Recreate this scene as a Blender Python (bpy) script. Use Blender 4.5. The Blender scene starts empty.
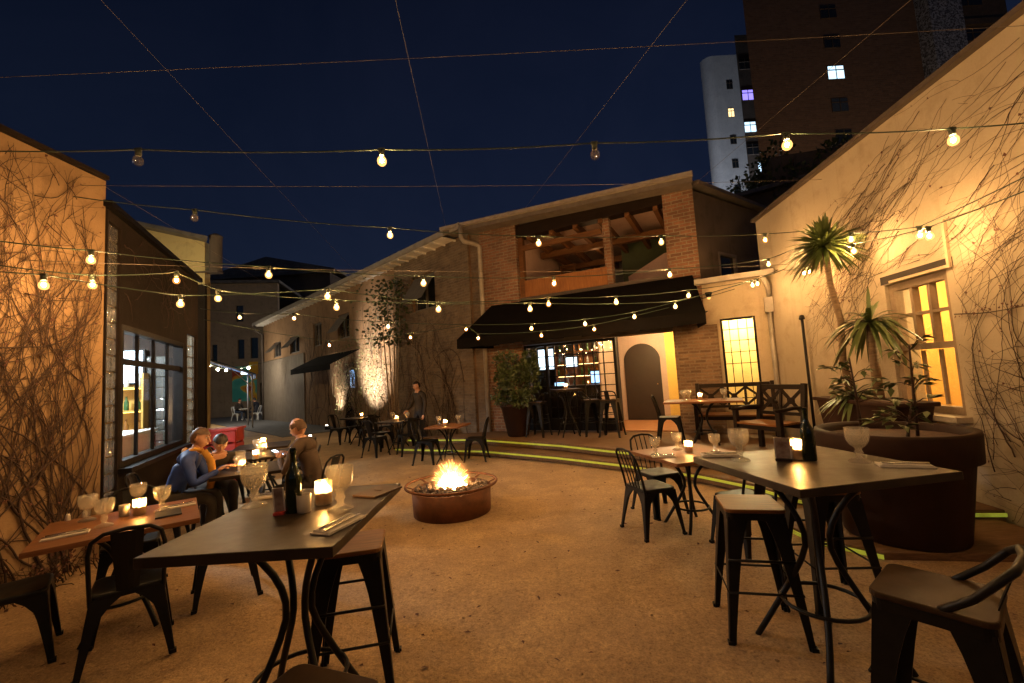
SUN_EL, SKY, EXPO = -2.0, .12, 0.25
import bpy, bmesh, math, random
from mathutils import Vector, Matrix, noise
R = math.radians
sc = bpy.context.scene
col = sc.collection
V = Vector
random.seed(7)

# ------------------------------------------------------------------ mesh helpers
class MB:
    def __init__(s):
        s.v = []; s.f = []; s.m = []; s.sm = []; s.mi = 0
    def add(s, vs, fs, smooth=False, M=None):
        o = len(s.v)
        for p in vs:
            p = V(p)
            s.v.append(tuple(M @ p) if M else tuple(p))
        for f in fs:
            s.f.append([i + o for i in f]); s.m.append(s.mi); s.sm.append(smooth)
        return s
    def box(s, c, d, rz=0, M=None, taper=1.0):
        x, y, z = d[0]/2, d[1]/2, d[2]/2
        t = taper
        vs = [(-x*t,-y*t,-z),(x*t,-y*t,-z),(x*t,y*t,-z),(-x*t,y*t,-z),(-x,-y,z),(x,-y,z),(x,y,z),(-x,y,z)]
        T = Matrix.Translation(c) @ Matrix.Rotation(rz, 4, 'Z')
        if M: T = M @ T
        return s.add(vs, [(3,2,1,0),(4,5,6,7),(0,1,5,4),(1,2,6,5),(2,3,7,6),(3,0,4,7)], M=T)
    def bar(s, a, b, w, h=None, up=(0,0,1), M=None, w2=None, h2=None):
        a, b = V(a), V(b); h = h or w; w2 = w2 or w; h2 = h2 or h
        d = (b-a).normalized(); u = V(up)
        if abs(d.dot(u)) > .98: u = V((0,1,0)) if abs(d.y) < .9 else V((1,0,0))
        x = d.cross(u).normalized(); y = x.cross(d).normalized()
        vs = []
        for p, ww, hh in ((a,w,h),(b,w2,h2)):
            vs += [p-x*ww/2-y*hh/2, p+x*ww/2-y*hh/2, p+x*ww/2+y*hh/2, p-x*ww/2+y*hh/2]
        return s.add(vs, [(3,2,1,0),(4,5,6,7),(0,1,5,4),(1,2,6,5),(2,3,7,6),(3,0,4,7)], M=M)
    def tube(s, pts, r, n=6, closed=False, M=None, smooth=True):
        pts = [V(p) for p in pts]; k = len(pts)
        rs = r if isinstance(r, (list, tuple)) else [r]*k
        vs = []; fs = []
        prev = None
        for i, p in enumerate(pts):
            if closed: d = pts[(i+1) % k] - pts[i-1]
            else: d = pts[min(i+1,k-1)] - pts[max(i-1,0)]
            if d.length < 1e-9: d = V((0,0,1))
            d.normalize()
            if prev is None:
                u = V((0,0,1)) if abs(d.z) < .9 else V((1,0,0))
                x = d.cross(u).normalized()
            else:
                x = (prev - d*prev.dot(d))
                if x.length < 1e-6: x = d.orthogonal()
                x.normalize()
            prev = x; y = d.cross(x)
            for j in range(n):
                a = 2*math.pi*j/n
                vs.append(p + (x*math.cos(a) + y*math.sin(a))*rs[i])
        m = k if closed else k-1
        for i in range(m):
            i2 = (i+1) % k
            for j in range(n):
                j2 = (j+1) % n
                fs.append((i*n+j, i*n+j2, i2*n+j2, i2*n+j))
        if not closed:
            fs.append(tuple(range(n-1,-1,-1))); fs.append(tuple((k-1)*n+j for j in range(n)))
        return s.add(vs, fs, smooth, M)
    def lathe(s, prof, n=16, c=(0,0,0), M=None, smooth=True, cap0=True, cap1=True):
        vs = []; fs = []
        for r, z in prof:
            for j in range(n):
                a = 2*math.pi*j/n
                vs.append((c[0]+r*math.cos(a), c[1]+r*math.sin(a), c[2]+z))
        k = len(prof)
        for i in range(k-1):
            for j in range(n):
                j2 = (j+1) % n
                fs.append((i*n+j, i*n+j2, (i+1)*n+j2, (i+1)*n+j))
        if cap0 and prof[0][0] > 1e-5: fs.append(tuple(range(n-1,-1,-1)))
        if cap1 and prof[-1][0] > 1e-5: fs.append(tuple((k-1)*n+j for j in range(n)))
        return s.add(vs, fs, smooth, M)
    def prism(s, poly, z0, z1, M=None):
        n = len(poly)
        vs = [(x,y,z0) for x,y in poly] + [(x,y,z1) for x,y in poly]
        fs = [tuple(range(n-1,-1,-1)), tuple(range(n,2*n))]
        for i in range(n):
            j = (i+1) % n
            fs.append((i,j,n+j,n+i))
        return s.add(vs, fs, M=M)
    def plate(s, poly, off, M=None):
        poly = [V(p) for p in poly]; o = V(off); n = len(poly)
        vs = [p-o/2 for p in poly] + [p+o/2 for p in poly]
        fs = [tuple(range(n-1,-1,-1)), tuple(range(n,2*n))]
        for i in range(n):
            j = (i+1) % n
            fs.append((i,j,n+j,n+i))
        return s.add(vs, fs, M=M)
    def quad(s, a, b, c, d, M=None):
        return s.add([a,b,c,d], [(0,1,2,3)], M=M)
    def ball(s, c, r, sc3=(1,1,1), n=10, k=7, M=None):
        prof = []
        vs = []; fs = []
        c = V(c)
        for i in range(k+1):
            t = math.pi*i/k
            for j in range(n):
                a = 2*math.pi*j/n
                vs.append(c + V((math.sin(t)*math.cos(a)*r*sc3[0], math.sin(t)*math.sin(a)*r*sc3[1], -math.cos(t)*r*sc3[2])))
        for i in range(k):
            for j in range(n):
                j2 = (j+1) % n
                fs.append((i*n+j, i*n+j2, (i+1)*n+j2, (i+1)*n+j))
        return s.add(vs, fs, True, M)
    def wall(s, s0, s1, z0, z1, holes=(), y0=0.0, y1=.2):
        """wall in the x-z plane, outside at y0 (towards -y), with rectangular openings and real reveals"""
        xs = sorted({s0, s1, *[h[0] for h in holes], *[h[1] for h in holes]})
        zs = sorted({z0, z1, *[h[2] for h in holes], *[h[3] for h in holes]})
        xs = [x for x in xs if s0-1e-6 <= x <= s1+1e-6]; zs = [z for z in zs if z0-1e-6 <= z <= z1+1e-6]
        def solid(i, j):
            if i < 0 or j < 0 or i >= len(xs)-1 or j >= len(zs)-1: return False
            cx, cz = (xs[i]+xs[i+1])/2, (zs[j]+zs[j+1])/2
            return not any(h[0] < cx < h[1] and h[2] < cz < h[3] for h in holes)
        for i in range(len(xs)-1):
            for j in range(len(zs)-1):
                if not solid(i,j): continue
                a, b, c, d = xs[i], xs[i+1], zs[j], zs[j+1]
                s.quad((a,y0,c),(b,y0,c),(b,y0,d),(a,y0,d))
                s.quad((b,y1,c),(a,y1,c),(a,y1,d),(b,y1,d))
                if not solid(i-1,j): s.quad((a,y1,c),(a,y0,c),(a,y0,d),(a,y1,d))
                if not solid(i+1,j): s.quad((b,y0,c),(b,y1,c),(b,y1,d),(b,y0,d))
                if not solid(i,j-1): s.quad((a,y0,c),(a,y1,c),(b,y1,c),(b,y0,c))
                if not solid(i,j+1): s.quad((a,y0,d),(b,y0,d),(b,y1,d),(a,y1,d))
        return s
    def build(s, name, mats, parent=None, loc=(0,0,0), rz=0, bevel=0, rot=None):
        me = bpy.data.meshes.new(name)
        me.from_pydata(s.v, [], s.f)
        if not isinstance(mats, (list, tuple)): mats = [mats]
        for m in mats: me.materials.append(m)
        me.polygons.foreach_set('material_index', s.m)
        me.polygons.foreach_set('use_smooth', s.sm)
        me.update()
        o = bpy.data.objects.new(name, me); col.objects.link(o)
        if parent is not None: o.parent = parent
        o.location = loc
        o.rotation_euler = rot if rot else (0,0,rz)
        if bevel:
            b = o.modifiers.new('edge', 'BEVEL'); b.width = bevel; b.segments = 2; b.limit_method = 'ANGLE'; b.angle_limit = R(40)
        return o

def tag(o, label=None, cat=None, group=None, kind=None):
    if label: o['label'] = label
    if cat: o['category'] = cat
    if group: o['group'] = group
    if kind: o['kind'] = kind
    return o
def thing(name, label, cat, loc=(0,0,0), rz=0, group=None):
    o = bpy.data.objects.new(name, None); col.objects.link(o)
    o.empty_display_size = .1
    o.location = loc; o.rotation_euler = (0,0,rz)
    return tag(o, label, cat, group)
def copy_tree(o, parent=None):
    c = o.copy(); col.objects.link(c)
    if parent is not None: c.parent = parent
    for ch in [x for x in ALLKIDS(o)]: copy_tree(ch, c)
    return c
def ALLKIDS(o): return [x for x in bpy.data.objects if x.parent == o]
class Proto:
    """first call hands out the original, later calls a copy of the thing with copies of its parts"""
    def __init__(s, o): s.o = o; s.used = False
    def put(s, loc, rz, label, cat=None, group=None):
        if s.used: o = copy_tree(s.o)
        else: o = s.o; s.used = True
        o.location = loc; o.rotation_euler = (0,0,rz)
        return tag(o, label, cat, group)

# ------------------------------------------------------------------ materials
def new_mat(name):
    m = bpy.data.materials.new(name); m.use_nodes = True
    nt = m.node_tree; b = nt.nodes['Principled BSDF']
    return m, nt, b
def N(nt, t, **kw):
    n = nt.nodes.new(t)
    for k, v in kw.items(): setattr(n, k, v)
    return n
def coords(nt, scale=(1,1,1), kind='Object'):
    tc = N(nt, 'ShaderNodeTexCoord'); mp = N(nt, 'ShaderNodeMapping'); mp.inputs['Scale'].default_value = scale
    nt.links.new(tc.outputs[kind], mp.inputs['Vector']); return mp.outputs['Vector']
def noise_n(nt, vec, scale, detail=6, rough=.6, dist=0):
    n = N(nt, 'ShaderNodeTexNoise'); n.inputs['Scale'].default_value = scale; n.inputs['Detail'].default_value = detail
    n.inputs['Roughness'].default_value = rough; n.inputs['Distortion'].default_value = dist
    nt.links.new(vec, n.inputs['Vector']); return n.outputs['Fac']
def ramp(nt, fac, stops):
    r = N(nt, 'ShaderNodeValToRGB'); e = r.color_ramp.elements
    while len(e) < len(stops): e.new(.5)
    for i, (p, c) in enumerate(stops):
        e[i].position = p; e[i].color = (*c, 1) if len(c) == 3 else c
    nt.links.new(fac, r.inputs['Fac']); return r.outputs['Color']
def mix(nt, fac, a, b, mode='MIX'):
    n = N(nt, 'ShaderNodeMixRGB', blend_type=mode)
    for sock, v in (('Fac', fac), ('Color1', a), ('Color2', b)):
        if isinstance(v, (int, float)): n.inputs[sock].default_value = v
        elif isinstance(v, tuple): n.inputs[sock].default_value = (*v, 1)
        else: nt.links.new(v, n.inputs[sock])
    return n.outputs['Color']
def bump(nt, b, h, strength, dist=.01):
    n = N(nt, 'ShaderNodeBump'); n.inputs['Strength'].default_value = strength; n.inputs['Distance'].default_value = dist
    nt.links.new(h, n.inputs['Height']); nt.links.new(n.outputs['Normal'], b.inputs['Normal'])
def mat(name, c, c2=None, rough=.6, metal=0, scale=6, stretch=(1,1,1), bmp=0, bscale=60, bdist=.004, rvar=.12, coat=0, lo=.35, hi=.68):
    m, nt, b = new_mat(name)
    c2 = c2 or tuple(x*.72 for x in c)
    vec = coords(nt, stretch)
    f = noise_n(nt, vec, scale, 8, .62)
    nt.links.new(ramp(nt, f, [(lo, c2), (hi, c)]), b.inputs['Base Color'])
    b.inputs['Metallic'].default_value = metal
    rr = N(nt, 'ShaderNodeMapRange'); rr.inputs['To Min'].default_value = max(.03, rough-rvar); rr.inputs['To Max'].default_value = min(1, rough+rvar)
    nt.links.new(noise_n(nt, vec, scale*2.3, 5), rr.inputs['Value']); nt.links.new(rr.outputs['Result'], b.inputs['Roughness'])
    if coat: b.inputs['Coat Weight'].default_value = coat; b.inputs['Coat Roughness'].default_value = .12
    if bmp: bump(nt, b, noise_n(nt, vec, bscale, 6, .7), bmp, bdist)
    if 'canvas' in name: b.inputs['Specular IOR Level'].default_value = .1
    if name in SPEC: b.inputs['Specular IOR Level'].default_value = SPEC[name]
    return m
def glow(name, c, strength):
    m, nt, b = new_mat(name)
    b.inputs['Base Color'].default_value = (*c, 1)
    b.inputs['Emission Color'].default_value = (*c, 1); b.inputs['Emission Strength'].default_value = strength
    return m
def clear(name, tint=(1,1,1), gloss=.12, milk=0.0, milkc=(.8,.8,.78), rough=.05, transl=0.0, bmp=0, bscale=120):
    """thin glass: light passes straight through, with a sheen and optionally a milky body"""
    m, nt, b = new_mat(name)
    out = nt.nodes['Material Output']; nt.nodes.remove(b)
    tr = N(nt, 'ShaderNodeBsdfTransparent'); tr.inputs['Color'].default_value = (*tint, 1)
    gl = N(nt, 'ShaderNodeBsdfGlossy'); gl.inputs['Roughness'].default_value = rough
    fr = N(nt, 'ShaderNodeFresnel'); fr.inputs['IOR'].default_value = 1.5
    ad = N(nt, 'ShaderNodeMath', operation='ADD'); ad.inputs[1].default_value = gloss; ad.use_clamp = True
    nt.links.new(fr.outputs[0], ad.inputs[0])
    ge = N(nt, 'ShaderNodeNewGeometry'); fb = N(nt, 'ShaderNodeMath', operation='SUBTRACT'); fb.inputs[0].default_value = 1; nt.links.new(ge.outputs['Backfacing'], fb.inputs[1])
    fm = N(nt, 'ShaderNodeMath', operation='MULTIPLY'); nt.links.new(ad.outputs[0], fm.inputs[0]); nt.links.new(fb.outputs[0], fm.inputs[1]); ad = fm
    m1 = N(nt, 'ShaderNodeMixShader'); nt.links.new(ad.outputs[0], m1.inputs[0]); nt.links.new(tr.outputs[0], m1.inputs[1]); nt.links.new(gl.outputs[0], m1.inputs[2])
    cur = m1.outputs[0]
    for w, typ in ((milk, 'ShaderNodeBsdfDiffuse'), (transl, 'ShaderNodeBsdfTranslucent')):
        if w:
            d = N(nt, typ); d.inputs['Color'].default_value = (*milkc, 1)
            m2 = N(nt, 'ShaderNodeMixShader'); m2.inputs[0].default_value = w
            nt.links.new(cur, m2.inputs[1]); nt.links.new(d.outputs[0], m2.inputs[2]); cur = m2.outputs[0]
    if bmp:
        vo = N(nt, 'ShaderNodeTexVoronoi'); vo.inputs['Scale'].default_value = bscale
        nt.links.new(coords(nt), vo.inputs['Vector'])
        n = N(nt, 'ShaderNodeBump'); n.inputs['Strength'].default_value = bmp; n.inputs['Distance'].default_value = .004
        nt.links.new(vo.outputs['Distance'], n.inputs['Height']); nt.links.new(n.outputs[0], gl.inputs['Normal']); nt.links.new(n.outputs[0], fr.inputs['Normal'])
    nt.links.new(cur, out.inputs['Surface'])
    return m
def brick(name, c1, c2, mortar, bw=.23, bh=.075, dirt=.5, msize=.012):
    m, nt, b = new_mat(name)
    tc = N(nt, 'ShaderNodeTexCoord'); sp = N(nt, 'ShaderNodeSeparateXYZ'); nt.links.new(tc.outputs['Object'], sp.inputs[0])
    ad = N(nt, 'ShaderNodeMath', operation='ADD'); nt.links.new(sp.outputs[0], ad.inputs[0]); nt.links.new(sp.outputs[1], ad.inputs[1])
    cb = N(nt, 'ShaderNodeCombineXYZ'); nt.links.new(ad.outputs[0], cb.inputs[0]); nt.links.new(sp.outputs[2], cb.inputs[1])
    nz = N(nt, 'ShaderNodeTexNoise'); nz.inputs['Scale'].default_value = 7; nt.links.new(tc.outputs['Object'], nz.inputs['Vector'])
    wv = N(nt, 'ShaderNodeVectorMath', operation='SCALE'); wv.inputs['Scale'].default_value = .018; nt.links.new(nz.outputs['Color'], wv.inputs[0])
    wa = N(nt, 'ShaderNodeVectorMath', operation='ADD'); nt.links.new(cb.outputs[0], wa.inputs[0]); nt.links.new(wv.outputs[0], wa.inputs[1])
    br = N(nt, 'ShaderNodeTexBrick'); br.inputs['Scale'].default_value = 1; br.inputs['Brick Width'].default_value = bw; br.inputs['Row Height'].default_value = bh
    br.inputs['Mortar Size'].default_value = msize; br.inputs['Mortar Smooth'].default_value = .3; br.inputs['Bias'].default_value = -.1
    br.inputs['Color1'].default_value = (*c1,1); br.inputs['Color2'].default_value = (*c2,1); br.inputs['Mortar'].default_value = (*mortar,1)
    nt.links.new(wa.outputs[0], br.inputs['Vector'])
    f = noise_n(nt, tc.outputs['Object'], 1.7, 8, .65); f2 = noise_n(nt, tc.outputs['Object'], 25, 4)
    c = mix(nt, dirt, br.outputs['Color'], ramp(nt, f, [(.3,(.35,.33,.3)),(.7,(1,1,1))]), 'MULTIPLY')
    c = mix(nt, .5, c, ramp(nt, f2, [(.3,(.6,.6,.6)),(.7,(1.,1.,1.))]), 'MULTIPLY')
    nt.links.new(c, b.inputs['Base Color']); b.inputs['Roughness'].default_value = .88
    h = N(nt, 'ShaderNodeMath', operation='MULTIPLY_ADD'); nt.links.new(br.outputs['Fac'], h.inputs[0]); h.inputs[1].default_value = -1; nt.links.new(f2, h.inputs[2])
    bump(nt, b, h.outputs[0], .8, .02)
    return m
def plaster(name, c, c2, dark, rough=.9, cracks=True):
    m, nt, b = new_mat(name)
    vec = coords(nt)
    big = noise_n(nt, vec, .55, 8, .6, .4); mid = noise_n(nt, vec, 3.2, 8, .65); fine = noise_n(nt, vec, 45, 6, .7)
    c_ = ramp(nt, big, [(.32, c2), (.62, c)])
    c_ = mix(nt, ramp(nt, mid, [(.52,(0,0,0)),(.8,(.75,.75,.75))]), c_, dark)
    sv = coords(nt, (5, 5, .35)); st = noise_n(nt, sv, 1.3, 6, .6)
    c_ = mix(nt, ramp(nt, st, [(.56,(0,0,0)),(.82,(.55,.55,.55))]), c_, dark)
    c_ = mix(nt, .35, c_, ramp(nt, fine, [(.3,(.7,.7,.7)),(.7,(1,1,1))]), 'MULTIPLY')
    nt.links.new(c_, b.inputs['Base Color']); b.inputs['Roughness'].default_value = rough; b.inputs['Specular IOR Level'].default_value = .15
    h = N(nt, 'ShaderNodeMath', operation='MULTIPLY_ADD'); nt.links.new(mid, h.inputs[0]); h.inputs[1].default_value = 2.0; nt.links.new(fine, h.inputs[2])
    bump(nt, b, h.outputs[0], .45, .012)
    return m
def wood(name, c, c2, grain=(2,40,40), rough=.5, coat=0):
    m, nt, b = new_mat(name)
    vec = coords(nt, grain)
    g = noise_n(nt, vec, 1.6, 8, .6, .8); g2 = noise_n(nt, coords(nt), 3, 5)
    c_ = ramp(nt, g, [(.3, c2), (.66, c)])
    c_ = mix(nt, .45, c_, ramp(nt, g2, [(.3,(.55,.5,.48)),(.7,(1,1,1))]), 'MULTIPLY')
    nt.links.new(c_, b.inputs['Base Color'])
    rr = N(nt, 'ShaderNodeMapRange'); rr.inputs['To Min'].default_value = rough-.12; rr.inputs['To Max'].default_value = rough+.15
    nt.links.new(g2, rr.inputs['Value']); nt.links.new(rr.outputs[0], b.inputs['Roughness'])
    bump(nt, b, g, .25, .003); b.inputs['Specular IOR Level'].default_value = .16
    return m
def ground_mat():
    m, nt, b = new_mat('sandy_ground')
    vec = coords(nt)
    big = noise_n(nt, vec, .45, 8, .62, .6); mid = noise_n(nt, vec, 2.6, 9, .68, .3); fine = noise_n(nt, vec, 28, 8, .75); peb = noise_n(nt, vec, 110, 3, .6)
    c = ramp(nt, big, [(.3,(.33,.215,.10)),(.5,(.54,.365,.185)),(.72,(.66,.465,.255))])
    c = mix(nt, ramp(nt, mid, [(.42,(.42,.42,.42)),(.62,(0,0,0))]), c, (.25,.14,.055))
    c = mix(nt, .6, c, ramp(nt, fine, [(.30,(.30,.26,.22)),(.48,(.86,.84,.80)),(.72,(1.35,1.32,1.26))]), 'MULTIPLY')
    vo = N(nt, 'ShaderNodeTexVoronoi'); vo.inputs['Scale'].default_value = 38; vo.inputs['Randomness'].default_value = 1; nt.links.new(vec, vo.inputs['Vector'])
    c = mix(nt, ramp(nt, vo.outputs['Distance'], [(.05,(.5,.5,.5)),(.14,(0,0,0))]), c, (.1,.06,.03))
    nt.links.new(c, b.inputs['Base Color'])
    f3 = noise_n(nt, vec, 75, 3, .65); c = mix(nt, .5, c, ramp(nt, f3, [(.34,(.45,.41,.37)),(.5,(.95,.94,.92)),(.66,(1.4,1.36,1.3))]), 'MULTIPLY'); nt.links.new(c, b.inputs['Base Color'])
    rr = ramp(nt, mid, [(.3,(.62,.62,.62)),(.7,(.92,.92,.92))]); nt.links.new(rr, b.inputs['Roughness'])
    sp1 = noise_n(nt, vec, 9, 7, .8, 1.2); c = mix(nt, ramp(nt, sp1, [(.60,(0,0,0)),(.68,(.6,.6,.6))]), c, (.12,.06,.025)); nt.links.new(c, b.inputs['Base Color'])
    h = N(nt, 'ShaderNodeMath', operation='MULTIPLY_ADD'); nt.links.new(mid, h.inputs[0]); h.inputs[1].default_value = 1.8; nt.links.new(fine, h.inputs[2])
    h2 = N(nt, 'ShaderNodeMath', operation='MULTIPLY_ADD'); nt.links.new(peb, h2.inputs[0]); h2.inputs[1].default_value = .35; nt.links.new(h.outputs[0], h2.inputs[2])
    bump(nt, b, h2.outputs[0], .9, .03)
    return m

def bulb_shell(name, c, st):
    m, nt, b = new_mat(name); nt.nodes.remove(b)
    t = N(nt,'ShaderNodeBsdfTransparent'); e = N(nt,'ShaderNodeEmission'); e.inputs['Color'].default_value = (*c,1); e.inputs['Strength'].default_value = st
    x = N(nt,'ShaderNodeMixShader'); x.inputs[0].default_value = .30; nt.links.new(t.outputs[0], x.inputs[1]); nt.links.new(e.outputs[0], x.inputs[2]); nt.links.new(x.outputs[0], nt.nodes['Material Output'].inputs['Surface'])
    return m
def led_mat():
    m = glow('led_strip', (.50,.58,.055), .75); nt = m.node_tree; b = nt.nodes['Principled BSDF']
    mr = N(nt,'ShaderNodeMapRange'); mr.inputs['From Min'].default_value = .3; mr.inputs['From Max'].default_value = .7; mr.inputs['To Min'].default_value = .06; mr.inputs['To Max'].default_value = .36
    nt.links.new(noise_n(nt, coords(nt), 9, 4, .7), mr.inputs['Value']); nt.links.new(mr.outputs[0], b.inputs['Emission Strength']); return m
SPEC = {'grey_table_top': .13, 'black_lacquer': .16, 'black_metal': .2, 'window_steel': .1, 'dark_clay_pot': .15, 'brown_trough': .15, 'dark_stool_seat': .1, 'menu_card': .15}
WARM = (1.0, .54, .195)
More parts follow.
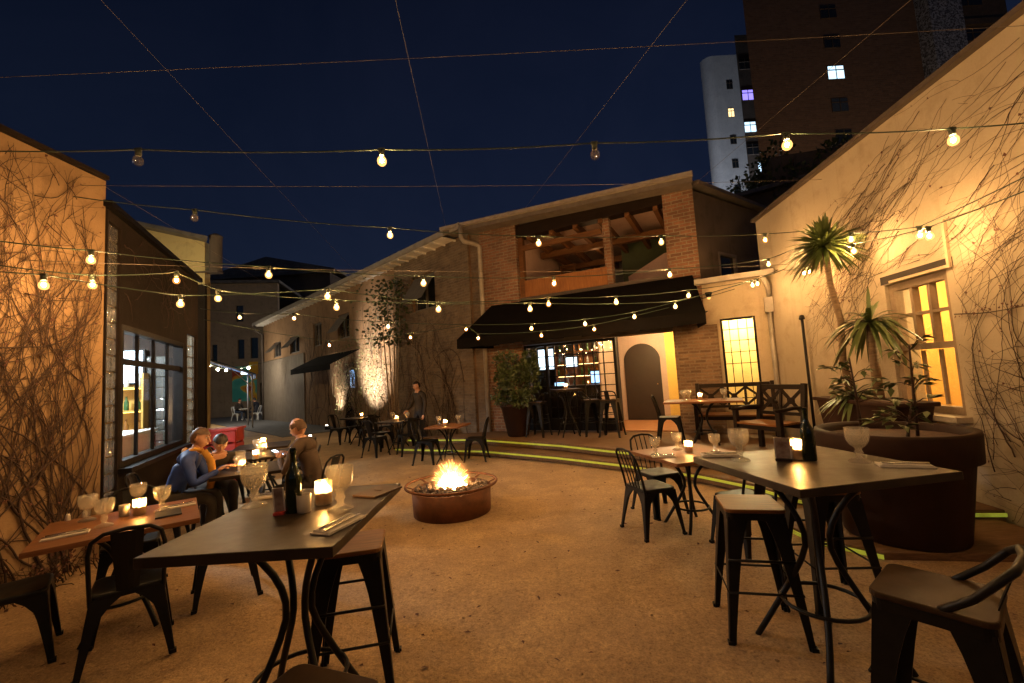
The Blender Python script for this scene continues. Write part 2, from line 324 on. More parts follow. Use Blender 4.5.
M = dict(
 ground=ground_mat(),
 asphalt=mat('asphalt', (.11,.11,.115), (.06,.06,.065), .85, scale=9, bmp=.5),
 vinewall=plaster('ochre_plaster', (.34,.225,.125), (.25,.16,.085), (.12,.072,.038)),
 rightwall=plaster('cream_plaster', (.47,.40,.30), (.39,.325,.235), (.24,.19,.125)),
 annex=plaster('annex_plaster', (.55,.45,.31), (.46,.37,.25), (.30,.22,.14)),
 darkrender=plaster('dark_render', (.12,.095,.08), (.08,.065,.055), (.04,.032,.028)),
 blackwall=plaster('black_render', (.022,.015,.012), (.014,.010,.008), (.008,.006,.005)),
 brick=brick('red_brick', (.37,.175,.095), (.20,.10,.058), (.36,.28,.19), dirt=.7),
 oldbrick=brick('weathered_brick', (.30,.205,.125), (.20,.135,.085), (.27,.21,.145), dirt=.9),
 lowbrick=brick('pale_stone_brick', (.34,.21,.12), (.17,.10,.055), (.30,.22,.145), .21, .066, .75, .013),
 longwall=plaster('stained_plaster', (.32,.195,.11), (.21,.128,.072), (.09,.056,.034)),
 yellow=plaster('yellow_plaster', (.50,.40,.19), (.42,.33,.16), (.22,.17,.09)),
 alleywall=plaster('alley_plaster', (.32,.24,.165), (.24,.18,.125), (.12,.09,.065)),
 tower=plaster('white_tower', (.62,.62,.64), (.52,.52,.55), (.34,.34,.36)),
 highrise=brick('brown_facing_brick', (.20,.12,.08), (.14,.085,.058), (.17,.125,.09), .9, .3, .4, .04),
 midrise=plaster('midrise_render', (.11,.085,.07), (.075,.06,.05), (.045,.036,.03)),
 rooftin=mat('roof_sheeting', (.16,.14,.125), (.09,.08,.07), .6, .3, scale=3, bmp=.2),
 fascia=mat('fascia_paint', (.17,.145,.12), (.11,.09,.075), .55, scale=4, bmp=.2),
 gutter=mat('gutter_paint', (.36,.32,.27), (.24,.21,.17), .5, scale=5, bmp=.15),
 whitepaint=mat('white_paint', (.72,.70,.66), (.58,.56,.52), .6, scale=5, bmp=.15),
 black=mat('black_metal', (.012,.011,.010), (.007,.0065,.006), .42, .1, scale=14, rvar=.14, bmp=.06, bscale=40),
 blackgloss=mat('black_lacquer', (.010,.009,.009), (.006,.006,.006), .45, .0, scale=6, rvar=.08, coat=0),
 blackframe=mat('window_steel', (.010,.009,.008), (.006,.005,.005), .5, .0, scale=12),
 slate=mat('grey_table_top', (.044,.031,.020), (.020,.0145,.010), .36, scale=3.2, bmp=.12, bscale=30, rvar=.16),
 tablewood=wood('table_wood', (.24,.105,.042), (.13,.052,.021), rough=.42),
 seatwood=wood('seat_wood', (.29,.125,.032), (.13,.055,.016), rough=.40),
 darkwood=wood('dark_wood', (.022,.013,.008), (.011,.0065,.004), rough=.5),
 rafter=wood('rafter_wood', (.20,.095,.038), (.11,.05,.02), rough=.6),
 panelwood=wood('orange_panel', (.34,.15,.052), (.22,.09,.03), (40,40,2), rough=.6),
 deckwood=wood('deck_boards', (.21,.125,.065), (.11,.062,.03), (3,30,30), rough=.6),
 paledoor=wood('old_timber', (.23,.19,.15), (.13,.105,.085), (30,30,1.5), rough=.75),
 corten=mat('rusted_steel', (.20,.078,.03), (.10,.04,.018), .75, .25, scale=5, bmp=.5, bscale=30),
 rock=mat('lava_rock', (.16,.12,.095), (.06,.045,.036), .95, scale=20, bmp=.8),
 terracotta=mat('dark_clay_pot', (.038,.018,.011), (.022,.011,.007), .62, scale=3, bmp=.25, bscale=25),
 trough=mat('brown_trough', (.045,.021,.012), (.027,.012,.008), .6, scale=4, bmp=.2),
 soil=mat('soil', (.10,.05,.028), (.04,.02,.012), .95, scale=18, bmp=.9),
 vine=mat('vine_bark', (.055,.026,.014), (.030,.015,.009), .85, scale=20),
 vinelight=mat('pale_twig', (.30,.22,.14), (.18,.12,.075), .85, scale=20),
 dryleaf=mat('dry_red_leaf', (.12,.036,.018), (.06,.02,.011), .7, scale=10),
 leaf=mat('green_leaf', (.05,.072,.018), (.026,.04,.010), .48, scale=4),
 paleleaf=mat('pale_ivy_leaf', (.20,.22,.09), (.11,.12,.05), .6, scale=4),
 potleaf=mat('pot_plant_leaf', (.11,.15,.035), (.055,.08,.02), .45, scale=4),
 yucca=mat('sword_leaf', (.11,.15,.04), (.06,.085,.022), .42, scale=3),
 trunk=mat('pale_trunk', (.27,.19,.115), (.15,.10,.06), .85, scale=12, stretch=(1,1,5), bmp=.5),
 glass=clear('window_glass', (.93,.95,.95), .05),
 goblet=clear('pressed_glass', (.90,.89,.85), .13, .09, (.88,.83,.74), .10, .10, 1.0, 200),
 votive=clear('votive_glass', (1,.9,.75), .06, .10, (.95,.85,.7), .2, .30),
 glassblock=clear('glass_block', (.75,.78,.74), .22, .14, (.50,.48,.42), .10, .22, 1.0, 22),
 bottle=mat('bottle_glass', (.010,.016,.004), (.006,.010,.003), .06, scale=5, rvar=.02),
 wax=mat('candle_wax', (.85,.72,.5), (.8,.66,.45), .5),
 linen=mat('linen', (.68,.63,.55), (.55,.5,.43), .85, scale=14, bmp=.25, bscale=90),
 ceramic=mat('ceramic', (.5,.44,.36), (.42,.37,.3), .4),
 steel=mat('cutlery_steel', (.6,.58,.55), (.5,.48,.46), .22, 1),
 card=mat('menu_card', (.10,.06,.04), (.07,.045,.03), .5, scale=9),
 paper=mat('printed_card', (.45,.38,.33), (.16,.10,.085), .6, scale=14),
 awning=mat('black_canvas', (.0055,.0042,.0036), (.0035,.0028,.0024), .95, scale=5, bmp=.2, bscale=80),
 redpaint=mat('red_paint', (.36,.03,.022), (.24,.02,.015), .5, scale=5),
 blueawn=mat('blue_canvas', (.10,.16,.26), (.06,.10,.18), .7, scale=4),
 pink=plaster('pink_plaster', (.56,.40,.33), (.50,.35,.29), (.42,.29,.24)),
 gold=plaster('gold_plaster', (.75,.52,.15), (.70,.46,.12), (.58,.37,.09)),
 cream=plaster('cream_interior', (.72,.55,.26), (.66,.49,.21), (.5,.36,.16)),
 amber=plaster('amber_interior', (.74,.46,.14), (.66,.39,.11), (.5,.28,.07)),
 grey_in=plaster('grey_interior', (.38,.40,.42), (.3,.32,.34), (.2,.21,.23)),
 greenpanel=mat('green_panel', (.06,.085,.035), (.045,.06,.026), .7, scale=3),
 skin=mat('skin', (.50,.27,.17), (.43,.22,.135), .5, scale=10),
 hairdark=mat('dark_hair', (.022,.013,.009), (.012,.008,.006), .5, scale=30, stretch=(1,1,.2)),
 hairbrown=mat('brown_hair', (.11,.055,.025), (.06,.03,.014), .5, scale=30),
 bluejacket=mat('blue_jacket', (.014,.05,.26), (.008,.028,.15), .65, scale=8, bmp=.4, bscale=20),
 yellowscarf=mat('mustard_scarf', (.42,.21,.025), (.30,.14,.018), .85, scale=12, bmp=.4),
 darkcloth=mat('dark_cloth', (.035,.026,.02), (.02,.016,.013), .85, scale=9, bmp=.3),
 brownjacket=mat('brown_jacket', (.075,.045,.026), (.045,.027,.016), .8, scale=8, bmp=.3),
 navycloth=mat('navy_cloth', (.018,.02,.032), (.011,.012,.02), .85, scale=9),
 jeans=mat('denim', (.04,.055,.09), (.025,.035,.06), .85, scale=14),
 white=mat('white_trainer', (.6,.58,.55), None, .6),
 bulbglass=clear('unlit_bulb_glass', (.95,.95,.92), .22, .05, (.8,.8,.75), .04),
 socket=mat('green_socket', (.045,.06,.04), (.03,.04,.028), .5),
 cable=mat('green_cable', (.03,.055,.035), (.018,.03,.02), .6),
 wire=mat('steel_wire', (.16,.13,.11), (.1,.085,.07), .6, .2),
 bulb=bulb_shell('lit_bulb', (1,.47,.13), 4.0), filament=glow('hot_filament', WARM, 3000), filamentdim=glow('warm_filament', (1,.43,.11), 1150),
 bulbdim=bulb_shell('dim_bulb', (1,.38,.08), 2.2),
 flame=glow('candle_flame', (1,.55,.18), 1500),
 led=led_mat(), darkseat=mat('dark_stool_seat', (.06,.035,.017), (.03,.018,.009), .45, scale=5),
 screen=glow('cool_screen', (.36,.62,1.0), 2.2),
 screenwhite=glow('white_screen', (.70,.85,1.0), 2.4),
 alleybulb=glow('white_festoon_bulb', (1,.86,.62), 380),
 pinlight=glow('pin_light', (1,.62,.28), 25),
 phone=glow('phone_screen', (.62,.78,1.0), 5),
 litwin=glow('lit_window_blue', (.55,.80,1.0), 1.5),
 litpurple=glow('lit_window_violet', (.30,.24,1.0), 1.3),
 litwarm=glow('lit_window_warm', (1,.70,.32), 1.6),
 darkpane=mat('dark_pane', (.02,.025,.032), (.012,.015,.02), .12, rvar=.04),
)

# ------------------------------------------------------------------ the setting
def frame(a, b):
    """origin, angle and length of a wall running from plan point a to b"""
    return (a[0], a[1], 0.0), math.atan2(b[1]-a[1], b[0]-a[0]), math.hypot(b[0]-a[0], b[1]-a[1])
def fpt(fr, s, y, z):
    o, a, _ = fr
    return V((o[0]+s*math.cos(a)-y*math.sin(a), o[1]+s*math.sin(a)+y*math.cos(a), z))

g = MB()
nx = 60
def gz(x, y):
    if abs(x) > 9 or y > 20 or y < -3: return 0.0
    return .018*(noise.noise(V((x*.5, y*.5, 0)))) + .006*noise.noise(V((x*2.1, y*2.1, 3)))
xs = [-160, -60, -20, -9] + [-8.8+i*.22 for i in range(81)] + [9, 20, 60, 160]
ys = [-60, -10, -3] + [-2.8+i*.22 for i in range(104)] + [20.2, 30, 60, 160]
vs = [(x, y, gz(x, y)) for y in ys for x in xs]
W_ = len(xs)
g.add(vs, [(j*W_+i, j*W_+i+1, (j+1)*W_+i+1, (j+1)*W_+i) for j in range(len(ys)-1) for i in range(W_-1)], True)
tag(g.build('ground', M['ground']), 'trodden sandy courtyard ground between the buildings', kind='structure')
g = MB(); g.prism([(-6.9,16.6),(-8.3,15.4),(-40,48),(-14.6,50),(-7.6,18.4)], -.05, .022)
tag(g.build('alley_road', M['asphalt']), 'grey paved alley running away behind the diners', kind='structure')

# ---- left building: vine wall and dark window wall
FV = frame((-4.62,-2.6), (-4.47,4.67)); FD = frame((-4.47,4.67), (-5.97,8.13))
lb = thing('plastered_house', 'ochre plastered house with vines and a dark steel window bay', 'house', (-4.47,4.67,0))
def rel(root, loc): return tuple(V(loc)-root.location)
def fpart(name, mb, m, root, fr, bevel=0):
    return mb.build(name, m, root, rel(root, fr[0]), fr[1], bevel)
w = MB(); w.wall(0, FV[2], 0, 4.12, (), 0, .25)
# the wall faces the courtyard: outside is on the right of its run, which is -y of the frame
fpart('wall', w, M['vinewall'], lb, FV)
c = MB(); c.box((FV[2]/2-.01, .1, 4.15), (FV[2]+.01, .29, .045)); fpart('coping', c, M['blackwall'], lb, FV)
w = MB(); w.wall(.06, FD[2], 0, 3.82, [(.08,.40,.25,3.7), (.46,2.92,.86,2.56), (3.08,3.66,.25,2.75)], 0, .22)
fpart('dark_wall', w, M['blackwall'], lb, FD)
w = MB(); w.wall(0, 6, 0, 3.8, (), 0, .2)
fpart('rear_wall', w, M['blackwall'], lb, frame((-5.97,8.13), (-12.5,6.0)))
c = MB(); c.box((FD[2]/2, .1, 3.86), (FD[2]+.05, .34, .07)); fpart('coping', c, M['blackframe'], lb, FD)
def blocks(s0, s1, z0, z1):
    b = MB(); n = max(1, round((s1-s0)/.17)); k = round((z1-z0)/.19)
    dx = (s1-s0)/n; dz = (z1-z0)/k
    for i in range(n):
        for j in range(k):
            b.box((s0+dx*(i+.5), .06, z0+dz*(j+.5)), (dx-.014, .08, dz-.014))
    o = fpart('glass_block_panel', b, M['glassblock'], lb, FD, .012)
    m = MB()
    for i in range(1, n): m.box((s0+dx*i, .07, (z0+z1)/2), (.012, .05, z1-z0-.004))
    for j in range(1, k): m.box(((s0+s1)/2, .072, z0+dz*j), (s1-s0-.004, .05, .012))
    fpart('mortar_grid', m, M['alleywall'], lb, FD)
blocks(.085, .395, .255, 3.695); blocks(3.085, 3.655, .255, 2.745)
# window: frame, transom and mullions, panes
f = MB(); s0, s1, z0, z1 = .46, 2.92, .86, 2.56
for x in (s0+.035, s1-.035): f.box((x, .06, (z0+z1)/2), (.07, .12, z1-z0-.004))
for z in (z0+.035, z1-.035): f.box(((s0+s1)/2, .06, z), (s1-s0-.145, .118, .07))
mx = [s0+.07+(s1-s0-.14)*t for t in (.25,.5,.75)]
f.box(((s0+s1)/2, .06, 2.12), (s1-s0-.145, .05, .075))
for x in mx:
    f.box((x, .06, (z0+.07+2.08)/2), (.036, .036, 2.08-z0-.07)); f.box((x, .06, (2.16+z1-.07)/2), (.036, .036, z1-.07-2.16))
fw = fpart('window', f, M['blackframe'], lb, FD)
p = MB(); p.box(((s0+s1)/2, .075, (z0+z1)/2), (s1-s0-.1, .008, z1-z0-.1)); p.build('pane', M['glass'], fw)
p = MB(); p.box(((s0+s1)/2, -.05, z0-.03), (s1-s0+.1, .16, .055)); p.build('sill', M['blackframe'], fw)
# the room behind the window
r = MB(); a, b_, d = .1, 3.74, 2.6
r.mi = 0; r.quad((a,.24,.3),(b_,.24,.3),(b_,d,.3),(a,d,.3)); r.quad((a,d,3.0),(b_,d,3.0),(b_,.24,3.0),(a,.24,3.0))
r.quad((a,d,.3),(b_,d,.3),(b_,d,3.0),(a,d,3.0)); r.quad((a,.24,.3),(a,d,.3),(a,d,3.0),(a,.24,3.0)); r.quad((b_,d,.3),(b_,.24,.3),(b_,.24,3.0),(b_,d,3.0))
fpart('room_lining', r, M['grey_in'], lb, FD)
def lamp(name, loc, power, color, radius=.08, typ='POINT', aim=None, size=None, spot=None):
    L = bpy.data.lights.new(name, typ); L.energy = power; L.color = color
    if typ in ('POINT','SPOT'): L.shadow_soft_size = radius
    if spot: L.spot_size = R(spot); L.spot_blend = 1.0
    o = bpy.data.objects.new(name, L); col.objects.link(o); o.location = loc
    if aim is not None: o.rotation_euler = (V(aim)-V(loc)).to_track_quat('-Z','Y').to_euler()
    return o
lamp('cool_room_light', fpt(FD, 2.2, 1.25, 2.8), 600, (.84,.93,1.0), .15)
sa = FD[1]-math.pi/2      # the end wall of the room faces back along the window
sh = thing('bottle_shelf', 'lit yellow bottle shelf seen through the first panes of the steel window', 'shelf', fpt(FD, 3.50, 1.22, .3), sa)
k = MB()
for z in (.75,1.15,1.55): k.box((0,0,z), (1.0,.26,.03))
k.box((-.515,0,.9), (.03,.28,1.8)); k.box((.515,0,.9), (.03,.28,1.8)); k.box((0,.13,.9), (1.0,.02,1.8)); k.box((0,0,.3),(1.0,.30,.6))
k.build('carcass', mat('shelf_yellow', (.55,.33,.06), (.4,.22,.04), .5), sh)
k = MB()
for z in (.73,1.13,1.53): k.box((0,-.05,z), (.94,.02,.012))
k.build('shelf_light', glow('shelf_glow', (1,.6,.12), 9), sh)
bm_ = [mat('amber_bottle', (.25,.10,.02), None, .15), mat('green_bottle', (.03,.09,.03), None, .12), mat('clear_bottle', (.45,.45,.4), None, .1)]
def little_bottle(h=.26, r=.036): return MB().lathe([(r*.95,0),(r,.01),(r,h*.58),(r*.42,h*.74),(r*.36,h*.95),(r*.42,h*.96),(r*.42,h),(0,h)], 8)
for i in range(15):
    row = i % 3; y = .78+(i//3)*.20 + random.uniform(-.03,.03)
    o = little_bottle(random.uniform(.2,.29)).build('bottle', bm_[i % 3], None, fpt(FD, 3.46, y, .3+(.767,1.167,1.567)[row]))
    tag(o, 'small spirit bottle on the lit yellow shelf behind the steel window', 'bottle', 'bottles on the yellow shelf')
t = MB().box((0,0,0), (.85,.05,.62)).build('television', M['blackframe'], None, fpt(FD, 3.55, 1.15, 2.22), sa)
tag(t, 'bright cool television screen high inside the dark steel window', 'television')
MB().box((0,-.03,0), (.79,.01,.56)).build('screen', M['screenwhite'], t)
ib = MB()
for i in range(3):
    for j in range(11): ib.box((-.18+i*.18,0,.1+j*.19),(.166,.08,.176))
io = ib.build('glass_block_screen', M['glassblock'], None, fpt(FD, 3.62, .50, .31), sa, .012); tag(io, 'inner screen of glass blocks seen through the last steel window panes', 'glass blocks')
ct = MB(); ct.box((0,0,.40), (1.6,.4,.8)); ct.box((0,0,.82),(1.7,.48,.05))
tag(ct.build('bar_counter', M['whitepaint'], None, fpt(FD, 2.3, .66, .3), FD[1]), 'pale bar counter inside the room behind the steel window', 'counter')

# ---- right wall
FR = frame((4.97,8.35), (4.03,-.45))       # outside towards -y of the frame = the courtyard
rb = thing('rendered_house', 'cream rendered house with bare vines and one amber lit window', 'house', (4.97,8.35,0))
def rs(y): return (8.35-y)/8.8*FR[2]
ws0, ws1, wz0, wz1 = rs(5.27), rs(4.42), .98, 2.5
w = MB(); w.wall(0, FR[2], 0, 4.42, [(ws0, ws1, wz0, wz1)], 0, .3); fpart('wall', w, M['rightwall'], rb, FR)
c = MB(); c.box((FR[2]/2, .12, 4.45), (FR[2]+.04, .4, .055)); fpart('coping', c, M['darkrender'], rb, FR)
f = MB(); cx, cz = (ws0+ws1)/2, (wz0+wz1)/2
for x in (ws0+.04, ws1-.04): f.box((x, .09, cz), (.08, .1, wz1-wz0-.004))
f.box((cx, .09, wz1-.045), (ws1-ws0-.165, .098, .09)); f.box((cx, .09, wz0+.04), (ws1-ws0-.165, .098, .08)); f.box((cx, .09, 1.72), (ws1-ws0-.165, .09, .07))
for t_ in (1/3, 2/3):
    x = ws0+.08+(ws1-ws0-.16)*t_; f.box((x, .09, 2.085), (.04, .075, .655)); f.box((x, .1, 1.375), (.03, .03, .6))
f.box((cx, .088, 2.1), (ws1-ws0-.165, .06, .035))
fw = fpart('window', f, M['alleywall'], rb, FR)
p = MB(); p.box((cx, .11, cz), (ws1-ws0-.1, .006, wz1-wz0-.1)); p.build('pane', M['glass'], fw)
p = MB(); p.box((cx, -.05, wz0-.03), (ws1-ws0+.12, .2, .055)); p.build('sill', M['rightwall'], fw)
p = MB(); p.box((cx+.02, .02, wz1+.06), (ws1-ws0+.14, .05, .10)); p.build('lintel', M['darkwood'], fw)
def lining(root, fr, a, b_, y0, y1, z0, z1, m, mb=None):
    r = MB()
    r.quad((a,y0,z0),(b_,y0,z0),(b_,y1,z0),(a,y1,z0)); r.quad((a,y1,z1),(b_,y1,z1),(b_,y0,z1),(a,y0,z1))
    r.quad((a,y0,z0),(a,y1,z0),(a,y1,z1),(a,y0,z1)); r.quad((b_,y1,z0),(b_,y0,z0),(b_,y0,z1),(b_,y1,z1))
    r.mi = 1; r.quad((a,y1,z0),(b_,y1,z0),(b_,y1,z1),(a,y1,z1))
    return fpart('room_lining', r, [m, mb or m], root, fr)
lining(rb, FR, ws0-.8, ws1+.8, .31, 2.2, 0, 2.9, M['amber'])
lamp('amber_room_light', fpt(FR, cx-.2, 1.0, 2.45), 190, (1,.66,.27), .1)
d = MB(); d.box((0,0,1.02), (.8,.04,2.04)); d.box((0,-.03,1.5),(.6,.02,.8)); d.box((0,-.03,.55),(.6,.02,.75))
dd = d.build('panel_door', M['gold'], rb, rel(rb, fpt(FR, cx+.35, 1.5, 0)), FR[1]+.5)

# ---- brick building: facade with upper gallery, long wall up the alley, annex
FL = frame((-14.8,25.5), (-1.0,11.4)); FF = frame((-1.0,11.4), (3.95,8.72)); FA = frame((3.95,8.72), (4.97,8.165))
bb = thing('brick_building', 'two storey brick restaurant with open upper gallery and black awning', 'building', (-1.0,11.4,0))
EH = 5.62
# facade
w = MB(); w.wall(.0, .33, 0, EH-.02, (), .02, .3); fpart('corner_wall', w, M['oldbrick'], bb, FF)
w = MB(); w.wall(.33, 1.42, 0, EH-.02, (), -.03, .45); fpart('brick_pier', w, M['brick'], bb, FF)
w = MB(); w.wall(5.02, FF[2], 0, EH-.27, (), -.03, .45); fpart('brick_pier', w, M['brick'], bb, FF)
w = MB(); w.wall(1.42, 5.02, 2.42, 3.62, (), .05, .3); fpart('awning_band', w, M['darkrender'], bb, FF)
w = MB(); w.box((3.22,.16,5.33), (3.6,.3,.30)); fpart('gallery_beam', w, M['darkwood'], bb, FF)
w = MB(); w.box((2.55,.12,3.84), (2.26,.08,.42)); fpart('gallery_parapet', w, M['panelwood'], bb, FF)
w = MB(); w.box((3.72,.2,4.42), (.16,.2,1.6)); fpart('gallery_post', w, M['brick'], bb, FF)
w = MB(); w.box((1.5,.14,4.42), (.12,.14,1.58)); w.box((2.58,.12,4.9),(2.05,.1,.12)); fpart('gallery_frame', w, M['rafter'], bb, FF)
w = MB()
for i in range(6):
    x = 1.75+i*.62; w.bar((x, .05, 5.18), (x, 3.9, 4.95), .1, .18)
w.box((3.2, 1.4, 4.98), (3.4, .14, .16)); w.box((3.2, 2.8, 4.88), (3.4, .14, .16)); fpart('rafters', w, M['rafter'], bb, FF)
lining(bb, FF, 1.44, 5.0, .46, 4.2, 3.55, 5.3, M['pink'], M['grey_in'])
w = MB(); w.box((4.2,2.6,4.55), (1.5,.06,1.3)); fpart('green_panel', w, M['greenpanel'], bb, FF)
w = MB(); w.plate([(3.82,1.6,3.56),(5.0,1.6,3.56),(5.0,1.6,4.5),(4.75,1.6,4.5),(3.82,1.6,4.05)], (0,.06,0)); fpart('stair_wall', w, M['pink'], bb, FF)
w = MB()
for x in (1.75,2.15): w.box((x, 2.2, 4.35), (.05,.05,.9))
w.box((1.95,2.2,4.8),(.45,.05,.05)); w.box((2.9,2.4,3.9),(1.2,.05,.05)); fpart('gallery_rail', w, M['rafter'], bb, FF)
lamp('gallery_lamp', fpt(FF, 3.0, 1.6, 4.75), 3, (1,.55,.22), .1)
# glazed bar front
f = MB(); gs0, gs1, gz0, gz1 = 1.44, 3.74, .32, 2.4
for x in (gs0+.03, gs1-.03, gs0+.58): f.box((x, .1, (gz0+gz1)/2), (.06, .1, gz1-gz0))
f.box(((gs0+gs1)/2, .1, gz0+.14), (gs1-gs0-.13, .09, .28)); f.box(((gs0+gs1)/2, .1, gz1-.03), (gs1-gs0-.13, .09, .06))
for i in range(1, 9): 
    x = gs0+.06+(gs1-gs0-.12)*i/9
    if abs(x-gs0-.58) > .08: f.box((x, .1, (gz0+.28+gz1-.06)/2), (.018, .04, gz1-.06-gz0-.28))
for j in range(1, 7):
    z = gz0+.28+(gz1-.06-gz0-.28)*j/7; f.box(((gs0+gs1)/2, .1, z), (gs1-gs0-.13, .036, .018))
fw = fpart('bar_window', f, M['blackframe'], bb, FF)
p = MB(); p.box(((gs0+gs1)/2, .112, (gz0+gz1)/2+.1), (gs1-gs0-.1, .006, gz1-gz0-.3)); p.build('pane', M['glass'], fw)
lining(bb, FF, .4, 3.24, .46, 3.4, .3, 2.75, M['darkrender'], M['midrise'])
lamp('bar_lamp', fpt(FF, 2.6, 1.4, 2.5), 50, (1,.6,.3), .1)
bsh = thing('back_bar', 'dark back bar shelves full of bottles behind the gridded bar window', 'shelf', fpt(FF, 2.35, 2.0, .3), FF[1])
k = MB()
for z in (.95,1.28,1.61,1.94): k.box((0,0,z), (1.7,.24,.025))
for x in (-.86,-.28,.28,.86): k.box((x,0,1.0), (.03,.26,2.0))
k.box((0,.13,1.0),(1.7,.02,2.0)); k.box((0,-.02,.45),(1.66,.3,.9)); k.build('carcass', M['tablewood'], bsh)
k = MB()
for z in (.935,1.265,1.595): k.box((0,-.09,z), (1.6,.012,.01))
k.build('shelf_light', glow('shelf_glow_warm', (1,.55,.2), 12), bsh)
for i in range(32):
    x = -.78+(i%8)*.22+random.uniform(-.04,.04)
    o = little_bottle(random.uniform(.19,.27), .033).build('bottle', bm_[random.randrange(3)], None, fpt(FF, 2.35+x, 1.97, .3+(.964,1.294,1.624,1.954)[i//8]))
    tag(o, 'small spirit bottle on the back bar behind the gridded bar window', 'bottle', 'bottles on the back bar')
def screen_tv(s_, y, z, w_, h_, label, m_):
    t = MB().box((0,0,0),(w_+.05,.05,h_+.05)).build('television', M['blackframe'], None, fpt(FF,s_,y,z), FF[1]); tag(t, label, 'television', None); MB().box((0,-.03,0),(w_,.01,h_)).build('screen', m_, t)
screen_tv(1.72, .75, 2.05, .42, .52, 'tall bluish white menu screen in the bar window corner', M['screenwhite'])
screen_tv(2.25, 1.2, 1.95, .30, .24, 'small bluish screen in the middle of the bar window', M['screenwhite'])
screen_tv(1.95, 1.0, 1.28, .26, .30, 'low blue lit till screen inside the bar window', M['screen'])
screen_tv(2.75, 1.55, 1.52, .22, .30, 'dim blue fridge display inside the bar window', M['screen'])
pn = MB(); pp = [fpt(FF, 1.9+i*.10, .9+.15*math.sin(i*1.3), 2.22+.07*math.sin(i*1.9)) for i in range(14)]; pn.tube(pp, .004, 4); po = pn.build('fairy_light_string', M['cable']); tag(po, 'tangled string of warm fairy lights inside the bar window', 'string lights')
for p in pp: q = MB(); q.ball(p-V((0,0,.02)), .013, n=6, k=4); q.build('bulb', M['pinlight'], po)
cn = MB(); cn.box((0,0,.5),(1.7,.5,1.0)); cn.box((0,-.02,1.02),(1.8,.6,.05)); tag(cn.build('bar_counter', M['darkwood'], None, fpt(FF,2.3,1.1,.3), FF[1]), 'dark bar counter inside the gridded bar window', 'counter')
# porch with the arched dark door
w = MB(); w.wall(3.27, 5.0, .3, 2.75, (), 2.1, 2.22); fpart('porch_wall', w, M['pink'], bb, FF)
a = MB(); seg = 18; cxr, cr, sp_ = 3.87, .47, 1.86
arc = [(cxr-cr*math.cos(math.pi*i/seg), 2.095, sp_+cr*math.sin(math.pi*i/seg)) for i in range(seg+1)]
a.plate([(cxr-cr,2.095,.33)] + arc[1:-1] + [(cxr+cr,2.095,.33)], (0,.05,0))
dr = fpart('arched_door', a, mat('dark_door', (.02,.010,.007), (.012,.007,.005), .5, scale=3), bb, FF)
h = MB(); h.ball((cxr+.36, 2.05, 1.25), .025); h.build('handle', M['steel'], dr)
w = MB(); w.box((3.26,1.1,1.52), (.03,1.6,2.44)); fpart('porch_side', w, M['pink'], bb, FF)
w = MB(); w.box((4.98,1.28,1.52), (.05,1.62,2.44)); fpart('porch_side', w, M['gold'], bb, FF)
w = MB(); w.box((4.73,2.06,1.52), (.48,.06,2.44)); fpart('porch_panel', w, M['gold'], bb, FF)
w = MB(); w.box((4.13,1.26,2.77), (1.74,1.7,.04)); fpart('porch_ceiling', w, M['cream'], bb, FF)
w = MB(); w.box((4.13,1.1,.312), (1.74,2.0,.02)); fpart('porch_floor', w, mat('clay_floor', (.42,.2,.09), (.32,.15,.07), .6), bb, FF)
lamp('porch_lamp', fpt(FF, 4.55, .9, 2.5), 130, (1,.70,.32), .08)
# roof over the facade, fascia and gutter
rf = MB(); rf.plate([(-.5,-.42,EH+.04),(5.66,-.42,EH-.20),(5.66,6,EH+.5),(-.5,6,EH+.75)], (0,0,.06)); rfo = fpart('roof', rf, M['rooftin'], bb, FF)
f = MB(); f.bar((-.52,-.45,EH+.03),(5.68,-.45,EH-.21),.04,.2); f.bar((-.48,-.23,EH-.035),(5.64,-.23,EH-.275),.4,.02); f.build('fascia', M['fascia'], rfo)
f = MB(); f.bar((-.55,-.52,EH+.07),(5.7,-.52,EH-.17),.1,.08); f.build('gutter', M['gutter'], rfo)
# downpipe
f = MB(); f.tube([(.12,-.55,EH+.02),(.12,-.55,EH-.32),(.16,-.5,EH-.4),(.34,-.2,EH-.44),(.40,-.13,EH-.5),(.40,-.13,.02)], .06, 8)
f.lathe([(.075,0),(.075,.05)], 8, (.40,-.13,2.6)); f.lathe([(.075,0),(.075,.05)], 8, (.40,-.13,4.2))
fpart('downpipe', f, M['gutter'], bb, FF)
# long wall
LL = FL[2]
wins = [(2.0,3.3,3.5,4.35),(4.8,6.2,3.5,4.35),(8.1,9.1,3.55,4.6),(10.9,12.0,3.6,4.6),(16.8,18.1,3.85,4.95)]
w = MB(); w.wall(0, LL-.02, 0, EH, [*wins, (11.35,12.35,0,2.62), (15.4,15.7,0,.01)], 0, .3)
